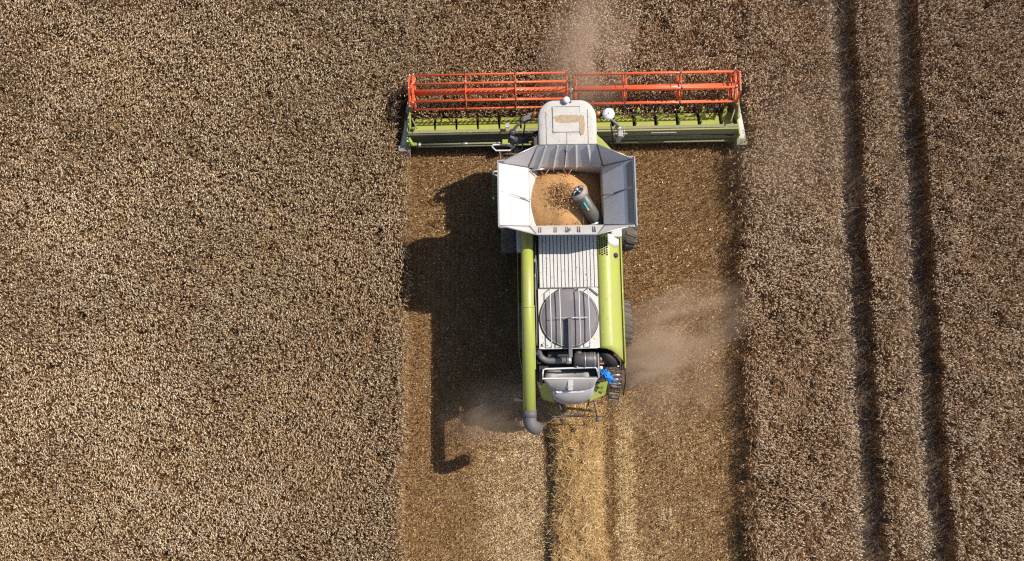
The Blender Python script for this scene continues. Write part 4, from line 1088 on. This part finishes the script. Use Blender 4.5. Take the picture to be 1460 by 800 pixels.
# --- reel halves
RY, RZ, RR = yy(6.70), 1.32, .52
def reel(x0, x1, phase, ends):
    ro = MB().tube([(x0, RY, RZ), (x1, RY, RZ)], .10, 20).build('reel', 'red', hdr)
    sup = [x0 + (x1 - x0) * t for t in ends]
    for k in range(6):
        a = phase + k * math.pi / 3; y = RY + RR * math.cos(a); z = RZ + RR * math.sin(a)
        bt = MB().tube([(x0, y, z), (x1, y, z)], .032, 10)
        n_ = int((x1 - x0) / .155)
        for j in range(n_):
            xt = x0 + .08 + j * (x1 - x0 - .1) / n_
            bt.add([(xt - .014, y - .012, z), (xt + .014, y - .012, z), (xt + .012, y + .035, z - .07), (xt - .012, y + .035, z - .07), (xt, y + .01, z - .26)], [(0, 1, 2, 3), (3, 2, 4), (0, 3, 4), (1, 0, 4), (2, 1, 4)])
        bt.build('reel_bat', 'red', hdr)
    for xs in sup:
        sp = MB()
        for k in range(6):
            a = phase + k * math.pi / 3; a2 = a + math.pi / 3
            p = (xs, RY + RR * math.cos(a), RZ + RR * math.sin(a)); q = (xs, RY + RR * math.cos(a2), RZ + RR * math.sin(a2))
            sp.tube([(xs, RY, RZ), p], .020, 8).tube([p, q], .014, 6)
        sp.disc((xs, RY, RZ), (1, 0, 0), .13, .03, 20)
        sp.build('reel_spider', 'red', hdr)
        cl = MB()
        for k in range(6):
            a = phase + k * math.pi / 3; cl.tube([(xs - .03, RY + RR * math.cos(a), RZ + RR * math.sin(a)), (xs + .03, RY + RR * math.cos(a), RZ + RR * math.sin(a))], .036, 8)
        cl.split('bat_clamp', 'darkgrey', hdr)
def endplate(x, phase):
    pl_ = MB(); pts = []
    for k in range(6):
        a = phase + k * math.pi / 3; pts.append((x, RY + (RR + .05) * math.cos(a), RZ + (RR + .05) * math.sin(a)))
    for k in range(6):
        p, q = Vector(pts[k]), Vector(pts[(k + 1) % 6]); c_ = Vector((x, RY, RZ))
        pi, qi = c_ + (p - c_) * .82, c_ + (q - c_) * .82
        w_ = Vector((.018, 0, 0)); pl_.hexa([p - w_, q - w_, qi - w_, pi - w_], [p + w_, q + w_, qi + w_, pi + w_])
        pl_.tube([c_, c_ + (p - c_) * .85], .022, 6)
    pl_.build('reel_end_ring', 'red', hdr)
    bl = MB()
    for p in pts: bl.sphere(p, .022, 8, 6)
    bl.split('end_bolt', 'rail', hdr)
LX0, LX1 = hx(-4.42), hx(.33); RX0, RX1 = hx(.55), hx(5.48)
reel(LX0, LX1, R(21.5), (.0, .335, .66, .995))
reel(RX0, RX1, R(53), (.005, .315, .66, .995))
endplate(LX0 - .02, R(21.5)); endplate(LX0 - .13, R(35)); endplate(RX1 + .12, R(62))
MB().tube([(LX0 - .16, RY, RZ), (LX0, RY, RZ)], .05, 10).tube([(RX1, RY, RZ), (RX1 + .16, RY, RZ)], .05, 10).tube([(LX1, RY, RZ), (RX0, RY, RZ)], .05, 10).split('reel_bearing', 'steel', hdr)
MB().hexa([(hx(.41), yy(5.6), 1.2), (hx(.47), yy(5.6), 1.2), (hx(.47), yy(7.15), 1.30), (hx(.41), yy(7.15), 1.30)], [(hx(.41), yy(5.6), 1.32), (hx(.47), yy(5.6), 1.32), (hx(.47), yy(7.15), 1.40), (hx(.41), yy(7.15), 1.40)]).build('reel_arm', 'beam', hdr, .01)
MB().hexa([(LX0 - .20, yy(5.6), 1.0), (LX0 - .15, yy(5.6), 1.0), (LX0 - .15, yy(6.8), 1.24), (LX0 - .20, yy(6.8), 1.24)], [(LX0 - .20, yy(5.6), 1.12), (LX0 - .15, yy(5.6), 1.12), (LX0 - .15, yy(6.8), 1.38), (LX0 - .20, yy(6.8), 1.38)]).build('reel_arm', 'green_dark', hdr, .01)

# ------------------------------------------------------------------ chaff lying on the machine's flat tops
spots = [(-.74, .86, .22, 1.6, 3.402, 170), (-.75, .85, -1.45, .1, 3.404, 90), (-.6, .85, 4.1, 5.2, 3.772, 150), (.95, 1.2, -1.3, 1.5, 3.426, 35), (-4.6, 5.4, 5.47, 5.56, .985, 420), (-.5, .7, -2.6, -2.35, 2.98, 40)]
xs_, ys_, zs_ = [], [], []
for x0, x1, y0, y1, z0, k in spots:
    xs_.append(rs.uniform(x0, x1, k)); ys_.append(rs.uniform(y0, y1, k)); zs_.append(np.full(k, z0) + .006 * rs.rand(k))
xs_ = np.concatenate(xs_); ys_ = np.concatenate(ys_); zs_ = np.concatenate(zs_); k = len(xs_)
o = flecks('loose_chaff', xs_, ys_, zs_, .012 + .03 * rs.rand(k) ** 2, .006 + .006 * rs.rand(k), 'litter_bits', rs, .08, np.clip(rs.normal(.6, .25, k), 0, 1))
o.location = (MX, MY, 0); o.rotation_euler = (0, 0, MROT)
tag(o, 'stray bits of chaff lying on the flat tops of the combine', 'chaff', kind='stuff')

# ------------------------------------------------------------------ DUST
def dust(name, label, loc, size, rot, density, seed, col=(.92, .76, .62), scale=.9, stretch=(1, 1, 1), lo=.38, hi=.72):
    """soft ellipsoid of airborne dust: noise density fading to nothing at its skin"""
    m, n, l, b = newmat(name + '_volume'); n.remove(b)
    out = n['Material Output']
    pv = n.new('ShaderNodeVolumePrincipled'); pv.inputs['Color'].default_value = (*col, 1); pv.inputs['Anisotropy'].default_value = .1
    tc = n.new('ShaderNodeTexCoord')
    ln = n.new('ShaderNodeVectorMath'); ln.operation = 'LENGTH'; l.new(tc.outputs['Object'], ln.inputs[0])
    fall = mrange(n, l, ln.outputs['Value'], .15, .98, 1., 0.)
    mp = n.new('ShaderNodeMapping'); mp.inputs['Location'].default_value = (seed, seed * 2.1, 0); mp.inputs['Scale'].default_value = stretch
    l.new(tc.outputs['Object'], mp.inputs[0])
    t = n.new('ShaderNodeTexNoise'); t.inputs['Scale'].default_value = scale; t.inputs['Detail'].default_value = 4; t.inputs['Roughness'].default_value = .6
    t.inputs['Distortion'].default_value = .6
    l.new(mp.outputs[0], t.inputs['Vector'])
    nz = mrange(n, l, t.outputs[0], lo, hi)
    m1 = n.new('ShaderNodeMath'); m1.operation = 'MULTIPLY'; l.new(fall, m1.inputs[0]); l.new(nz, m1.inputs[1])
    m2 = n.new('ShaderNodeMath'); m2.operation = 'MULTIPLY'; l.new(m1.outputs[0], m2.inputs[0]); m2.inputs[1].default_value = density
    l.new(m2.outputs[0], pv.inputs['Density']); l.new(pv.outputs[0], out.inputs['Volume'])
    mb = MB().sphere((0, 0, 0), 1.0, 28, 14)
    o = mb.build(name, m); o.location = loc; o.scale = size; o.rotation_euler = rot
    tag(o, label, 'dust', kind='stuff')
    return o
DUSTC = (.96, .76, .58)
dust('dust_cloud', 'pale dust blowing from the right rear of the combine across the stubble', (5.15, 2.35, .8), (2.6, 1.5, .8), (0, 0, R(27)), 3.2, 3., DUSTC, 1.5, (.8, 1.1, .6), .40, .68)
dust('dust_cloud', 'dust streaming out beside the rear ladder', (4.15, 1.35, .8), (1.5, .85, .7), (0, 0, R(14)), 3.0, 8., DUSTC, 1.5, (.8, 1.2, .6), .36, .66)
dust('dust_cloud', 'thin dust spread low over the stubble behind the right rear wheel', (5.0, .6, .5), (2.2, 1.6, .55), (0, 0, R(15)), 1.6, 21., DUSTC, 1.7, (1, 1, .6), .38, .72)
dust('dust_cloud', 'dust settling in the shade left of the unloading auger spout', (-.2, .0, .7), (2.3, 1.3, .7), (0, 0, R(15)), 1.4, 5., DUSTC, 1.6, (1, 1, .6), .38, .7)
dust('dust_cloud', 'dust puff rising over the middle of the orange reel', (2.35, 10.9, 1.6), (1.7, 2.7, 1.1), (0, 0, R(-12)), 1.15, 12., DUSTC, 1.5, (1, .8, .6), .36, .7)
dust('dust_cloud', 'faint dust veil over the wheat right of the header', (8.6, 7.6, 1.4), (2.4, 4.0, 1.1), (0, 0, R(8)), .20, 17., DUSTC, 1.3, (1, 1, .6), .38, .72)
